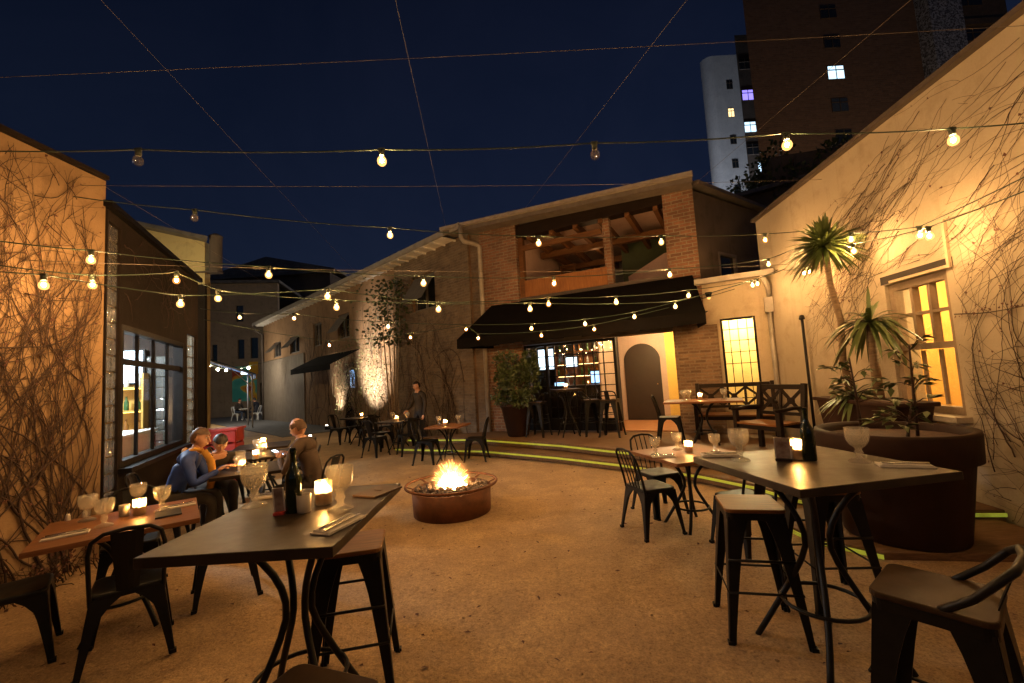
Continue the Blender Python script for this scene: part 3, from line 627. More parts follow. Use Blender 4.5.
# timber clad far stretch stands proud
lw = fpart('long_wall', w, M['longwall'], bb, FL)
w = MB()
for i in range(27): w.box((.3+i*.25, -.03, 1.7), (.235, .05, 3.36+.03*random.random()))
fpart('timber_cladding', w, M['paledoor'], bb, FL)
w = MB(); w.wall(15.75, LL-.02, 0, EH-.05, [(16.8,18.1,3.85,4.95)], -.06, -.003); fpart('brick_facing', w, M['oldbrick'], bb, FL)
for i, (a_, b2, c2_, d2) in enumerate(wins):
    f = MB()
    for x in (a_+.03, b2-.03, (a_+b2)/2): f.box((x, .1, (c2_+d2)/2), (.06,.08,d2-c2_-.004))
    for z in (c2_+.03, d2-.03): f.box(((a_+b2)/2, .1, z), (b2-a_-.13,.078,.06))
    fo = fpart('window', f, M['fascia'], bb, FL)
    p = MB(); p.box(((a_+b2)/2, .12, (c2_+d2)/2), (b2-a_-.1,.01,d2-c2_-.1)); p.build('pane', M['darkpane'], fo)
    p = MB()   # top-hung sash propped open
    if i != 2:
        p.plate([(a_+.06,.02,d2-.05),(b2-.06,.02,d2-.05),(b2-.06,-.5,c2_+.25),(a_+.06,-.5,c2_+.25)], (0,.02,.02)); p.build('open_sash', M['fascia'], fo)
rf = MB(); rf.plate([(-.4,-.5,EH),(LL+.25,-.5,EH),(LL+.25,5,EH+1.3),(-.4,5,EH+1.3)], (0,0,.05)); rfo = fpart('roof', rf, M['rooftin'], bb, FL)
f = MB(); f.box((LL/2,-.52,EH+.02), (LL+.5,.04,.16)); f.build('fascia', M['gutter'], rfo)
f = MB(); f.box((LL/2-.3,-.24,EH-.05), (LL-.6,.46,.03))
for i in range(int(LL/.5)): f.box((.2+i*.5,-.24,EH-.09), (.05,.44,.05))
f.build('soffit', M['whitepaint'], rfo)
f = MB(); f.tube([(.15,-.5,EH-.05),(.15,-.45,EH-.4),(.15,-.1,EH-.6),(.15,-.1,0)], .06, 8); fpart('downpipe', f, M['darkrender'], bb, FL)
# doorway in the long wall, with door and small awning
f = MB()
for x in (11.39, 12.31): f.box((x,.12,1.3), (.08,.14,2.6))
f.box((11.85,.12,2.56), (.84,.138,.1)); f.box((11.85,.13,1.0),(.84,.06,.08))
dr = fpart('door', f, M['blackframe'], bb, FL)
p = MB(); p.box((11.85,.16,1.26), (.84,.012,2.5)); p.build('pane', M['darkpane'], dr)
p = MB(); p.box((11.85,.145,1.95), (.5,.012,.7)); p.build('lit_pane', glow('door_light', (.35,.6,1), .8), dr)
aw = MB(); aw.plate([(8.6,-.02,3.05),(12.9,-.02,3.05),(12.9,-1.15,2.5),(8.6,-1.15,2.5)], (0,.02,.03)); aw.plate([(8.6,-1.15,2.52),(12.9,-1.15,2.52),(12.9,-1.15,2.3),(8.6,-1.15,2.3)], (0,.02,0))
fpart('door_awning', aw, M['awning'], bb, FL)
# black awning over the bar front
aw = MB(); x0, x1 = .62, 5.48; bx0, bx1 = .12, 5.72; yb, zt, zb, zv = -.95, 3.52, 2.64, 2.41
n_ = 14
for i in range(n_):
    t0, t1 = i/n_, (i+1)/n_
    def P(t, k):
        sag = .03*math.sin(k*math.pi)
        return (x0+(x1-x0)*t + ((bx0-x0)*(1-t)+(bx1-x1)*t)*k, -.05+(yb+.05)*k, zt+(zb-zt)*k - sag)
    for q in range(6):
        aw.add([P(t0,q/6),P(t0,(q+1)/6),P(t1,(q+1)/6),P(t1,q/6)], [(0,1,2,3)], True)
    xa, xb = bx0+(bx1-bx0)*t0, bx0+(bx1-bx0)*t1
    aw.plate([(xa,yb,zb),(xb,yb,zb),(xb,yb-.01,zv+.015*math.sin(i*2.1)),(xa,yb-.01,zv+.015*math.sin(i*2.1))], (0,.012,0))
aw.add([(x0,-.05,zt),(x0,-.05,zv),(bx0,yb,zv),(bx0,yb,zb)], [(0,1,2,3)]); aw.add([(x1,-.05,zt),(x1,-.05,zv),(bx1,yb,zv),(bx1,yb,zb)], [(3,2,1,0)])
awo = fpart('awning', aw, M['awning'], bb, FF)
f = MB(); f.tube([(bx0+.02,yb+.03,zb-.02),(bx1-.02,yb+.03,zb-.02)], .02, 6)
for x in (bx0+.03, 2.9, bx1-.03): f.tube([(x,yb+.03,zb-.02),(x,-.04,zb+.1)], .016, 6)
f.build('awning_frame', M['black'], awo)
# dark rendered return above the annex
FG = frame((3.97,8.73), (6.4,10.4))
w = MB(); w.wall(0, FG[2], 2.9, EH-.30, [(.75,1.5,3.45,4.1)], .02, .25); fpart('return_wall', w, M['darkrender'], bb, FG)
f = MB()
for x in (.78,1.47): f.box((x,.06,3.775),(.06,.1,.64))
for z in (3.48,4.07): f.box((1.125,.06,z),(.63,.098,.06))
fo = fpart('window', f, M['fascia'], bb, FG); p = MB(); p.box((1.125,.08,3.775),(.68,.01,.6)); p.build('pane', M['darkpane'], fo)
rf = MB(); rf.plate([(-.1,-.2,EH-.22),(FG[2]+.2,-.2,EH-.28),(FG[2]+.2,2,EH+.1),(-.1,2,EH+.1)], (0,0,.08)); fpart('return_roof', rf, M['rooftin'], bb, FG)

# ---- annex with the yellow window
ax = thing('plaster_annex', 'low cream annex with a gridded yellow window beside the brick pier', 'annex', (3.95,8.72,0))
aw0, aw1, az0, az1 = .27, .89, .75, 2.56
w = MB(); w.wall(.0, FA[2], 0, 3.3, [(aw0,aw1,az0,az1)], .01, .2); fpart('wall', w, M['annex'], ax, FA)
w = MB(); w.wall(-.62, .22, .3, 2.46, (), -.075, -.035); fpart('brick_facing', w, M['lowbrick'], ax, FA)
f = MB(); cx = (aw0+aw1)/2
for x in (aw0+.02, aw1-.02): f.box((x,.06,(az0+az1)/2),(.04,.06,az1-az0-.004))
for z in (az0+.02, az1-.02): f.box((cx,.06,z),(aw1-aw0-.085,.058,.04))
for i in range(1,4): f.box((aw0+(aw1-aw0)*i/4,.06,(az0+az1)/2),(.014,.03,az1-az0-.09))
for j in range(1,8):
    if j != 3: f.box((cx,.061,az0+(az1-az0)*j/8),(aw1-aw0-.085,.026,.014))
fw = fpart('window', f, M['blackframe'], ax, FA)
p = MB(); p.box((cx,.08,(az0+az1)/2),(aw1-aw0-.05,.006,az1-az0-.05)); p.build('pane', M['glass'], fw)
lining(ax, FA, aw0-.2, aw1+.15, .21, 1.5, .3, 3.0, M['cream'])
lamp('annex_lamp', fpt(FA, cx, .9, 2.75), 260, (1,.76,.36), .1)
rf = MB(); rf.plate([(-.05,-.3,3.3),(FA[2]+.1,-.3,3.3),(FA[2]+.1,1.6,3.6),(-.05,1.6,3.6)], (0,0,.05)); rfo = fpart('roof', rf, M['rooftin'], ax, FA)
f = MB(); f.box((FA[2]/2,-.36,3.3),(FA[2]+.2,.11,.1)); f.build('gutter', M['gutter'], rfo)
f = MB(); f.tube([(FA[2]-.1,-.36,3.28),(FA[2]-.02,-.3,3.05),(FA[2]-.0,-.12,2.85)], .045, 8); f.box((FA[2]-.03,-.14,2.72),(.14,.14,.28)); f.tube([(FA[2]-.03,-.14,2.62),(FA[2]-.03,-.14,.3)], .04, 8)
fpart('downpipe', f, M['gutter'], ax, FA)
sl = MB(); sl.lathe([(.02,0),(.05,.03),(.07,.1),(.065,.11)], 10, (0,0,0)); so = sl.build('wall_lamp', M['blackframe'], None, fpt(FA,.12,-.1,3.0))
tag(so, 'small lit wall lamp under the annex gutter', 'lamp'); q = MB(); q.ball((0,0,.0), .035); q.build('lamp_bulb', M['bulb'], so)
# conduit post against the right wall
f = MB(); f.tube([(0,0,0),(0,0,2.0)], .022, 8); f.lathe([(.04,0),(.045,.02),(.03,.07),(0,.08)], 10, (0,0,2.0))
tag(f.build('conduit_pipe', M['black'], None, (4.74,6.98,.3)), 'dark upright conduit pipe with a cap against the cream wall', 'pipe')

# ---- deck, step and plinth
deckp = [(-2.7,10.75),(-.93,10.1),(.82,8.6),(1.47,7.85),(2.14,7.1),(2.9,6.25),(3.35,5.3),(3.75,4.75),(4.6,4.6)]
stepp = [(-2.9,10.35),(-.75,9.35),(.70,8.15),(1.62,7.25),(2.55,6.15),(2.9,5.5),(3.05,4.9),(3.4,4.35),(4.5,4.15)]
lowp = [(2.62,5.2),(2.55,4.6),(2.6,4.0),(2.9,3.62),(4.4,3.35)]
back = [(4.75,6.5),(4.9,8.25),(4.6,8.4),(-.5,11.2)]
def slab(name, pts, z0, z1, label):
    b = MB(); b.prism(pts + (back if name != 'plinth' else [(4.45,4.9),(3.0,5.6)]), z0, z1)
    o = b.build(name, M['deckwood'], None, (0,0,0), 0, .008); return tag(o, label, kind='structure')
slab('deck', deckp, .16, .30, 'raised timber deck in front of the bar')
slab('deck_step', stepp, .02, .145, 'timber step along the front of the deck')
slab('plinth', lowp, -.02, .06, 'low timber plinth under the giant pot')
def ledstrip(pts, z, label, off=.012):
    b = MB()
    for i in range(len(pts)-1):
        a, c = V((*pts[i],z)), V((*pts[i+1],z)); d = (c-a).normalized(); nrm = V((d.y,-d.x,0))*off
        if nrm.y > 0 and abs(nrm.y) > abs(nrm.x): nrm = -nrm
        b.bar(a+nrm, c+nrm, .012, .032)
    tag(b.build('light_strip', M['led']), label, 'led strip', 'yellow green light strips under the deck edges')
ledstrip(deckp, .245, 'upper yellow green light strip under the deck edge')
ledstrip(stepp, .10, 'lower yellow green light strip under the step edge')
ledstrip(lowp[1:4], .025, 'short yellow green light strip at ground level beside the giant pot')

# ------------------------------------------------------------------ beyond the courtyard
yb_ = thing('yellow_building', 'pale yellow building with a flat dark eave behind the window bay', 'building', (-10.05,14,0), R(6))
w = MB(); w.wall(-7, 0, 0, 6.75, [(-1.75,-1.15,5.0,5.6)], 0, .3)
w.plate([(-7,.1,6.74),(0,.1,6.74),(-7,.1,8.6)], (0,.25,0)); w.plate([(-.06,.04,0),(-7.2,9.6,0),(-7.2,9.6,6.6),(-.06,.04,6.73)], (.1,.08,0)); w.build('wall', M['yellow'], yb_)
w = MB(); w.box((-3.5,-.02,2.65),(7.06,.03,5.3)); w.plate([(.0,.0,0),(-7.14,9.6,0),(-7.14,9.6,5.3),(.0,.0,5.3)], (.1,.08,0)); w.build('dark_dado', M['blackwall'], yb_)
f = MB(); f.plate([(-7.2,-.3,8.72),(.25,-.3,6.78),(-6.8,10,6.78),(-14,10,8.72)], (0,0,.12)); f.build('eave', M['rooftin'], yb_)
f = MB(); f.box((-1.45,.1,5.3),(.56,.06,.56)); f.build('window', M['darkpane'], yb_)
tk = MB(); tk.lathe([(.19,0),(.19,1.15),(.21,1.16),(.21,1.2),(.08,1.28),(0,1.29)], 14); tk.box((-.25,0,-.03),(.8,.3,.05))
tag(tk.build('water_tank', M['midrise'], None, (-9.75,14.1,5.75)), 'small dark cylindrical tank beside the yellow building', 'tank')
al = thing('alley_building', 'tall plastered building closing the alley with a painted mural', 'building', (-22.6,30.2,0), R(12))
w = MB(); w.wall(0, 5.6, 0, 9.6, [(1.25,1.6,4.0,5.2),(2.9,3.35,4.1,5.5),(3.75,4.25,4.1,5.6),(4.35,4.85,0,2.3),(2.8,3.3,6.8,8.0)], 0, .4); w.build('wall', M['alleywall'], al)
w = MB(); w.box((2.8,3,9.7),(6,6.6,.2)); w.build('roof', M['rooftin'], al)
for a_, b2, c2_, d2 in [(1.25,1.6,4.0,5.2),(2.9,3.35,4.1,5.5),(3.75,4.25,4.1,5.6),(2.8,3.3,6.8,8.0)]:
    w = MB(); w.box(((a_+b2)/2,.2,(c2_+d2)/2),(b2-a_-.01,.05,d2-c2_-.01)); w.build('window', M['darkpane'], al)
w = MB(); w.box((4.6,.25,1.15),(.48,.06,2.28)); w.build('door', M['blackframe'], al)
# mural: soft blocks of teal, yellow and orange
m, nt, b = new_mat('mural_paint'); vec = coords(nt, (1,1,1))
f1 = noise_n(nt, vec, .9, 1, .4); f2 = noise_n(nt, coords(nt,(1.2,1,.9)), 1.1, 1, .5)
c_ = ramp(nt, f1, [(.40,(.05,.34,.30)),(.52,(.10,.42,.34)),(.545,(.62,.42,.03)),(.64,(.60,.20,.03)),(.66,(.30,.05,.03))])
nt.links.new(c_, b.inputs['Base Color']); b.inputs['Roughness'].default_value = .8
w = MB(); w.box((3.35,-.01,2.3),(1.6,.016,2.5)); w.build('mural', m, al)
w = MB(); w.box((3.95,-.03,3.4),(.6,.03,.9)); w.build('mural_panel', mat('mural_gold', (.62,.42,.03), (.55,.22,.02), .8, scale=2), al)
db = thing('dark_building', 'dark pitched roof building rising behind the alley roofs', 'building', (-27,38,0))
w = MB(); w.box((5.5,3,6),(11,6,12)); w.build('wall', M['midrise'], db)
w = MB(); w.plate([(-.4,-.4,12.0),(5.5,-.4,13.6),(11.6,-.4,12.2),(11.6,-.4,11.9),(-.4,-.4,11.8)], (0,.3,0)); w.plate([(-.4,-.4,12.0),(5.5,-.4,13.6),(5.5,6.4,13.6),(-.4,6.4,12.0)],(0,0,.1)); w.plate([(5.5,-.4,13.6),(11.6,-.4,12.2),(11.6,6.4,12.2),(5.5,6.4,13.6)],(0,0,.1)); w.build('roof', M['rooftin'], db)
sd = thing('grey_shed', 'low grey building with sheet roof behind the brick restaurant', 'building', (6.0,13.2,0), R(-14))
w = MB(); w.box((2.4,2,3.4),(4.8,4,6.8)); w.build('wall', M['midrise'], sd)
w = MB(); w.box((3.2,.6,7.1),(1.9,1.4,1.4)); w.build('roof_box', M['darkrender'], sd)
w = MB(); w.plate([(-.3,-.3,6.5),(5.1,-.3,7.3),(5.1,4.3,7.3),(-.3,4.3,6.5)],(0,0,.12)); w.build('roof', M['rooftin'], sd)
def tower_win(root, x, z, wd, h, m, y=0):
    f = MB(); f.box((x,y-.05,z),(wd,.12,h)); f.box((x,y-.16,z),(.07,.1,h)); f.box((x,y-.16,z+h*.18),(wd,.1,.07)); fo = f.build('window', M['midrise'], root)
    p = MB()
    p.box((x-wd/4,y-.12,z-h*.16),(wd/2-.1,.04,h*.6)); p.box((x+wd/4,y-.12,z-h*.16),(wd/2-.1,.04,h*.6)); p.box((x,y-.12,z+h*.34),(wd-.16,.04,h*.24)); p.build('pane', m, fo)
hr = thing('apartment_tower', 'tall brown brick apartment tower with one bluish lit window', 'tower block', (37.4,60,0))
w = MB(); w.prism([(0,0),(25.3,0),(32,18),(11.4,18)], 0, 84); w.build('wall', M['highrise'], hr)
for z, m_ in ((52.9,M['darkpane']),(48.2,M['darkpane']),(43.3,M['litwin']),(38.3,mat('dim_pane', (.05,.07,.10), None, .2)),(33.5,M['darkpane'])): tower_win(hr, 12.4, z, 2.4, 2.1, m_)
ms, nt, b = new_mat('pebble_mosaic'); vo = N(nt,'ShaderNodeTexVoronoi'); vo.inputs['Scale'].default_value = 5.5; nt.links.new(coords(nt), vo.inputs['Vector'])
nt.links.new(ramp(nt, vo.outputs['Color'], [(.3,(.05,.055,.065)),(.75,(.34,.37,.42))]), b.inputs['Base Color'])
w = MB(); w.box((27.7,1.0,42),(4.8,6,84)); w.build('mosaic_shaft', ms, hr)
w = MB(); w.box((34.2,2.5,42),(8.2,6,84)); w.build('side_wing', M['midrise'], hr)
for z in (47.5,53): tower_win(hr, 32.6, z, 4.2, 1.9, M['darkpane'], -.5)
w = MB(); w.box((34.2,-.6,49.4),(8.0,.5,.9)); w.build('balcony', M['midrise'], hr)
mr = thing('dark_midrise', 'narrow dark apartment block with a violet lit window', 'tower block', (42.1,71,0))
w = MB(); w.prism([(0,0),(3.6,0),(9.5,9),(5.6,9)], 0, 59); w.build('wall', M['midrise'], mr)
for x, z, m_ in ((1.2,47.8,M['litpurple']),(1.0,42,M['litwin']),(1.0,38,M['darkpane']),(1.2,53.5,M['darkpane']),(2.6,34.8,M['litwin'])): tower_win(mr, x, z, 2.0, 1.9, m_)
wt = thing('white_tower', 'white rendered tower with a rounded corner and tiny windows', 'tower block', (43.6,85,0))
poly = [(1.9-1.9*math.sin(R(9*i)), 1.9-1.9*math.cos(R(9*i))) for i in range(11)]
w = MB(); w.prism([(9.2,0)] + poly + [(4.2,8),(12.2,8)], 0, 66.0); w.build('wall', M['tower'], wt)
for i, (x, z) in enumerate(((4.7,59.4),(4.4,53.3),(4.3,47.5),(4.2,42.4),(4.2,37))): tower_win(wt, x, z, 1.25, 1.9, M['litwarm'] if i == 1 else M['darkpane'])
lamp('tower_warm_fill', (46, 38, 9), 6500, (1,.66,.36), .6)  # added bare warm lamp for assumed city light, brightens the brown tower
lamp('tower_cool_fill', (38, 66, 16), 16000, (.80,.88,1.0), .6)  # added bare cool lamp, unseen, that brightens the white tower
lamp('yellow_wall_fill', (-9.6, 10.6, 4.6), 300, (1,.78,.42), .1)  # added fill, hidden behind the dark bay roof, to brighten the yellow building
# tree behind the right wall
def leaves(mb, n, fn, size=(.05,.09), flat=.0):
    for _ in range(n):
        p, out = fn(); out = V(out).normalized() if V(out).length > 1e-6 else V((0,0,1))
        a = V((random.gauss(0,1),random.gauss(0,1),random.gauss(0,1))).cross(out).normalized()
        d = (out + a*random.uniform(-.6,.6) + V((0,0,random.uniform(-.5,.3)))).normalized()
        l = random.uniform(*size); wd = l*random.uniform(.3,.45); sd_ = d.cross(V((random.gauss(0,1),random.gauss(0,1),random.gauss(0,1)))).normalized()
        up = d.cross(sd_)
        p = V(p)
        mb.add([p, p+d*l*.45+sd_*wd, p+d*l+up*l*.12, p+d*l*.45-sd_*wd], [(0,1,2,3)])
tr = thing('leafy_tree', 'dark leafy tree in front of the brown tower above the wall', 'tree', (9.1,13.2,0))
w = MB(); w.tube([(0,0,0),(.1,0,3),(-.1,.1,6.2),(0,0,7.6)], [.16,.13,.1,.05], 7)
for i in range(9):
    a = i*2.4; z = 5+i*.25; w.tube([(0,0,z),(.5*math.cos(a),.5*math.sin(a),z+.5),(1.1*math.cos(a),1.1*math.sin(a),z+.8)], [.05,.035,.015], 5)
w.build('trunk', M['vine'], tr)
cl = [(random.uniform(-1.2,1.2),random.uniform(-1.2,1.2),random.uniform(6,8.2),random.uniform(.3,.6)) for _ in range(26)]
def tf():
    c = random.choice(cl); d = V((random.gauss(0,1),random.gauss(0,1),random.gauss(0,1))).normalized()
    return V(c[:3])+d*c[3]*random.random()**.4, d
w = MB(); leaves(w, 3200, tf, (.10,.17)); w.build('crown', M['leaf'], tr)

# alley furnishings
ba = thing('canvas_shelter', 'blue canvas shelter on white poles at the mouth of the alley', 'awning', (-13.5,20.4,0), R(38))
w = MB(); w.plate([(-1.2,-.9,3.4),(1.0,-.9,2.5),(1.0,.9,2.5),(-1.2,.9,3.4)],(0,0,.04)); w.plate([(1.0,-.9,2.5),(1.0,.9,2.5),(1.0,.9,2.3),(1.0,-.9,2.3)],(.02,0,0)); w.build('canopy', M['blueawn'], ba)
w = MB()
for x, y, z in ((.85,-.8,2.5),(.85,.8,2.5),(-1.05,-.8,3.3),(-1.05,.8,3.3)): w.tube([(x,y,0),(x,y,z)], .035, 6)
w.tube([(.85,-.8,2.5),(-1.05,-.8,3.3)], .03, 6); w.tube([(.85,-.8,1.9),(.0,-.8,2.8)], .02, 6); w.build('pole', M['whitepaint'], ba)
cb = MB(); pts = [(-15.5,21.9,3.2),(-15.1,21.95,3.0),(-14.7,22.0,2.93),(-14.35,22.05,3.0),(-14.0,22.1,2.9),(-13.65,22.15,3.0),(-12.2,22.9,3.4)]
cb.tube(pts, .012, 5); st = cb.build('festoon_cable', M['cable']); tag(st, 'short string of white bulbs across the far alley', 'string lights')
for p in pts[:-1]:
    q = MB(); q.ball((p[0],p[1],p[2]-.08), .06, n=8, k=5); q.build('bulb', M['alleybulb'], st)
up = MB(); up.lathe([(.1,0),(.11,.05),(.09,.1)], 12); up.tube([(0,0,.1),(-.05,-.06,.16)], .06, 8)
lp = fpt(FL, 14.2, -2.3, 0)
o = up.build('uplight', M['blackframe'], None, lp); tag(o, 'small ground uplight washing the ivy column by the doorway', 'uplight')
q = MB(); q.ball((-.02,-.02,.17), .045); q.build('lamp_lens', glow('uplight_lens', (1,.9,.75), 12), o)
lamp('uplight_beam', lp+V((-.0,.0,.26)), 4600, (1,.86,.68), .05, 'SPOT', fpt(FL,14.2,.1,2.35), spot=58)
lamp('door_uplight_beam', fpt(FL, 11.1, -.6, .25), 700, (1,.84,.62), .05, 'SPOT', fpt(FL,11.1,.05,2.5), spot=70)
up2 = copy_tree(o); up2.location = fpt(FL, 11.1, -.6, 0); tag(up2, 'small ground uplight under the sloping door awning', 'uplight')
lamp('alley_fill', (-13.9,20.9,2.2), 28, (.80,.86,1.0), .12)  # added cool fill that brightens the alley walls
fl_ = MB(); fl_.box((0,0,0),(.3,.12,.2)); fo = fl_.build('fill_lamp', M['blackframe'], None, (-13.0,20.75,2.62), R(40)); tag(fo, 'added cool fill lamp under the blue canvas shelter', 'fill_lamp')  # invented fixture and glowing lens to go with the alley fill
q = MB(); q.box((0,-.065,-.02),(.26,.012,.14)); q.build('lamp_lens', M['screenwhite'], fo)

# red crates at the end of the diners' row
rc = thing('red_counter', 'red slatted counter at the end of the row of diners', 'counter', (-5.32,7.85,0), R(14))
w = MB()
for z in (.18,.42,.66,.9): w.box((0,-.2,z),(.55,.03,.2)); w.box((0,.2,z),(.55,.03,.2)); w.box((-.275,0,z),(.03,.37,.2)); w.box((.275,0,z),(.03,.37,.2))
for x in (-.25,.25):
    for y in (-.17,.17): w.box((x,y,.5),(.05,.05,.98))
w.build('slatted_body', M['redpaint'], rc); w = MB(); w.box((0,0,1.02),(.62,.46,.035)); w.build('top', M['redpaint'], rc)

# ------------------------------------------------------------------ furniture
def rounded(hx, hy, r, n=4):
    pts = []
    for cx, cy, a0 in ((hx-r,hy-r,0),(-hx+r,hy-r,90),(-hx+r,-hy+r,180),(hx-r,-hy+r,270)):
        for i in range(n+1):
            a = R(a0+90*i/n); pts.append((cx+r*math.cos(a), cy+r*math.sin(a)))
    return pts
def leg_plate(mb, sx, sy, ztop, wtop, foot, wfoot, arch, out, inset):
    """pressed sheet leg: two tapering plates meeting at the corner, with an arched inner edge"""
    c0 = V((sx*inset, sy*inset, ztop)); c1 = V((sx*out, sy*out, 0))
    for ax in (0, 1):
        inn = V((-sx,0,0)) if ax == 0 else V((0,-sy,0))
        nrm = V((0,sy,0)) if ax == 0 else V((sx,0,0))
        edge_o = []; edge_i = []
        for i in range(9):
            t = i/8; p = c0.lerp(c1, t)
            wd = wfoot + (wtop-wfoot)*(1-t)**1.3 + arch*max(0, 1-t/.32)**2
            edge_o.append(p); edge_i.append(p+inn*wd)
        mb.plate(edge_o + edge_i[::-1], nrm*.008)
def make_chair(name, label):
    t = thing(name, label, 'chair')
    s = MB(); P = rounded(.185,.18,.05)
    n = len(P)
    rings = [(1.0,.428),(1.02,.446),(1.0,.458),(.9,.459),(.55,.449),(.0,.447)]
    vs = []; fs = []
    for k_, z in rings:
        for x, y in P: vs.append((x*k_, y*k_, z))
    for i in range(len(rings)-1):
        for j in range(n): fs.append((i*n+j, i*n+(j+1)%n, (i+1)*n+(j+1)%n, (i+1)*n+j))
    s.add(vs, fs, True); s.prism([(x*.98,y*.98) for x,y in P], .418, .43)
    s.build('seat', M['blackgloss'], t)
    for sx in (-1,1):
        for sy in (-1,1):
            l = MB(); leg_plate(l, sx, sy, .435, .075, 0, .028, .085, .222 if sy > 0 else .235, .175)
            l.box((sx*(.215 if sy > 0 else .228), sy*(.215 if sy > 0 else .228), .012), (.034,.034,.024))
            l.build('leg', M['blackgloss'], t)
    b = MB(); pts = [(-.175,-.165,.40),(-.18,-.19,.55),(-.182,-.235,.72),(-.165,-.262,.80),(-.11,-.275,.84),(0,-.28,.852),(.11,-.275,.84),(.165,-.262,.80),(.182,-.235,.72),(.18,-.19,.55),(.175,-.165,.40)]
    sm = []
    for i in range(len(pts)-1):
        for q in range(3):
            a, c = V(pts[i]), V(pts[i+1]); sm.append(a.lerp(c, q/3))
    sm.append(V(pts[-1])); b.tube(sm, .0125, 7); b.build('back_frame', M['blackgloss'], t)
    sp = MB()
    rows = [(.455,-.172,.055),(.56,-.192,.062),(.68,-.228,.072),(.78,-.258,.078),(.838,-.277,.08)]
    for i in range(len(rows)-1):
        z0,y0,w0 = rows[i]; z1,y1,w1 = rows[i+1]
        xs0 = [-w0,-w0*.5,0,w0*.5,w0]; xs1 = [-w1,-w1*.5,0,w1*.5,w1]; dep = [0,-.012,-.016,-.012,0]
        for j in range(4):
            sp.plate([(xs0[j],y0+dep[j],z0),(xs0[j+1],y0+dep[j+1],z0),(xs1[j+1],y1+dep[j+1],z1),(xs1[j],y1+dep[j],z1)], (0,.004,0))
    sp.build('back_splat', M['blackgloss'], t)
    return t
def make_slat_chair(name, label):
    """the same stacking chair with an open back of thin uprights"""
    t = make_chair(name, label)
    for o in ALLKIDS(t):
        if o.name.startswith('back_splat'): bpy.data.objects.remove(o)
    sp = MB()
    for x in (-.095,-.03,.03,.095):
        sp.tube([(x*.9,-.168,.45),(x,-.2,.6),(x*1.02,-.245,.75),(x*1.05,-.274,.842)], .0065, 6)
    sp.build('back_rods', M['blackgloss'], t)
    return t
def make_stool(name, label, back=False):
    t = thing(name, label, 'bar stool')
    s = MB(); P = rounded(.17,.17,.04); s.prism(P, .742, .765); s.build('seat', M['darkseat'] if back else M['seatwood'], t, bevel=.006)
    s = MB(); s.prism([(x*1.0,y*1.0) for x,y in rounded(.165,.165,.035)], .70, .7415); s.build('seat_rim', M['black'], t)
    for sx in (-1,1):
        for sy in (-1,1):
            l = MB(); leg_plate(l, sx, sy, .72, .092, 0, .032, .022, .222, .156)
            l.box((sx*.216, sy*.216, .012), (.036,.036,.024)); l.build('leg', M['black'], t)
    f = MB(); f.tube([(-.198,-.198,.29),(.198,-.198,.29),(.198,.198,.29),(-.198,.198,.29)], .008, 6, True); f.build('footrest', M['black'], t)
    for y in (-.183,.183):
        f = MB(); f.tube([(-.183,y,.47),(.183,y,.47)], .008, 6); f.build('brace', M['black'], t)
    if back:
        b = MB(); sm = []
        pts = [V(p) for p in ((-.155,-.03,.755),(-.17,-.12,.83),(-.168,-.185,.905),(-.13,-.218,.935),(0,-.232,.945),(.13,-.218,.935),(.168,-.185,.905),(.17,-.12,.83),(.155,-.03,.755))]
        for i in range(len(pts)-1):
            for q in range(4): sm.append(pts[i].lerp(pts[i+1], q/4))
        sm.append(pts[-1]); b.tube(sm, .0135, 8); b.build('back_frame', M['black'], t)
        b = MB(); b.plate([(-.05,-.155,.75),(.05,-.155,.75),(.045,-.222,.935),(-.045,-.222,.935)], (0,.004,.001)); b.build('back_strap', M['black'], t)
    return t
def make_table(name, label, w, d, h, top, rods=4, foot=.30, cat='table', tt=.042):
    t = thing(name, label, cat)
    s = MB(); s.box((0,0,h-tt/2), (w,d,tt)); s.build('tabletop', top, t, bevel=.004)
    for i in range(rods):
        a = R(45+360*i/rods); ca, sa = math.cos(a), math.sin(a)
        pts = []
        for j in range(15):
            q = j/14; z = (h-tt)*q
            rr = .012 + foot*math.sqrt((1-q/.6)**2+.018) if q < .6 else .012 + foot*(.134+.70*((q-.6)/.4)**1.9)
            tw = .10*math.sin(q*math.pi)
            pts.append((rr*math.cos(a+tw), rr*math.sin(a+tw), z))
        l = MB(); l.tube(pts, .0165, 7); l.build('leg', M['black'], t)
    k = MB(); zz = h*.27; q = zz/(h-tt); rr = .012+foot*math.sqrt((1-q/.6)**2+.018)
    k.tube([((rr+.012)*math.cos(R(i*15)), (rr+.012)*math.sin(R(i*15)), zz) for i in range(24)], .011, 6, True)
    k.build('ring', M['black'], t)
    k = MB(); k.box((0,0,h-tt-.008),(min(w,d)*.72,.05,.012)); k.box((0,0,h-tt-.0095),(.05,min(w,d)*.72,.009)); k.build('bracket', M['black'], t)
    return t
A0 = R(-3)
tb1 = make_table('bar_table', 'high grey bar table with a dark menu and bottle, nearest the fire bowl', .76, .98, 1.05, M['slate'], foot=.34)
tb1.location = (-1.105, 2.175, 0); tb1.rotation_euler[2] = R(0)
tb2 = make_table('bar_table', 'high grey bar table with the framed card, beside the giant plant pot', .92, .88, 1.05, M['slate'], foot=.34)
tb2.location = (1.68, 2.56, 0); tb2.rotation_euler[2] = R(9)
tv_ = make_table('dining_table', 'low brown wooden dining table set for four against the vine wall', .90, .82, .75, M['tablewood'], foot=.27, tt=.035)
tv_.location = (-2.99, 3.315, 0); tv_.rotation_euler[2] = R(38)
td = make_table('dining_table', 'low brown wooden dining table set for three in front of the deck step', .86, .82, .75, M['tablewood'], foot=.27, tt=.035)
td.location = (1.77, 4.62, 0); td.rotation_euler[2] = R(16)
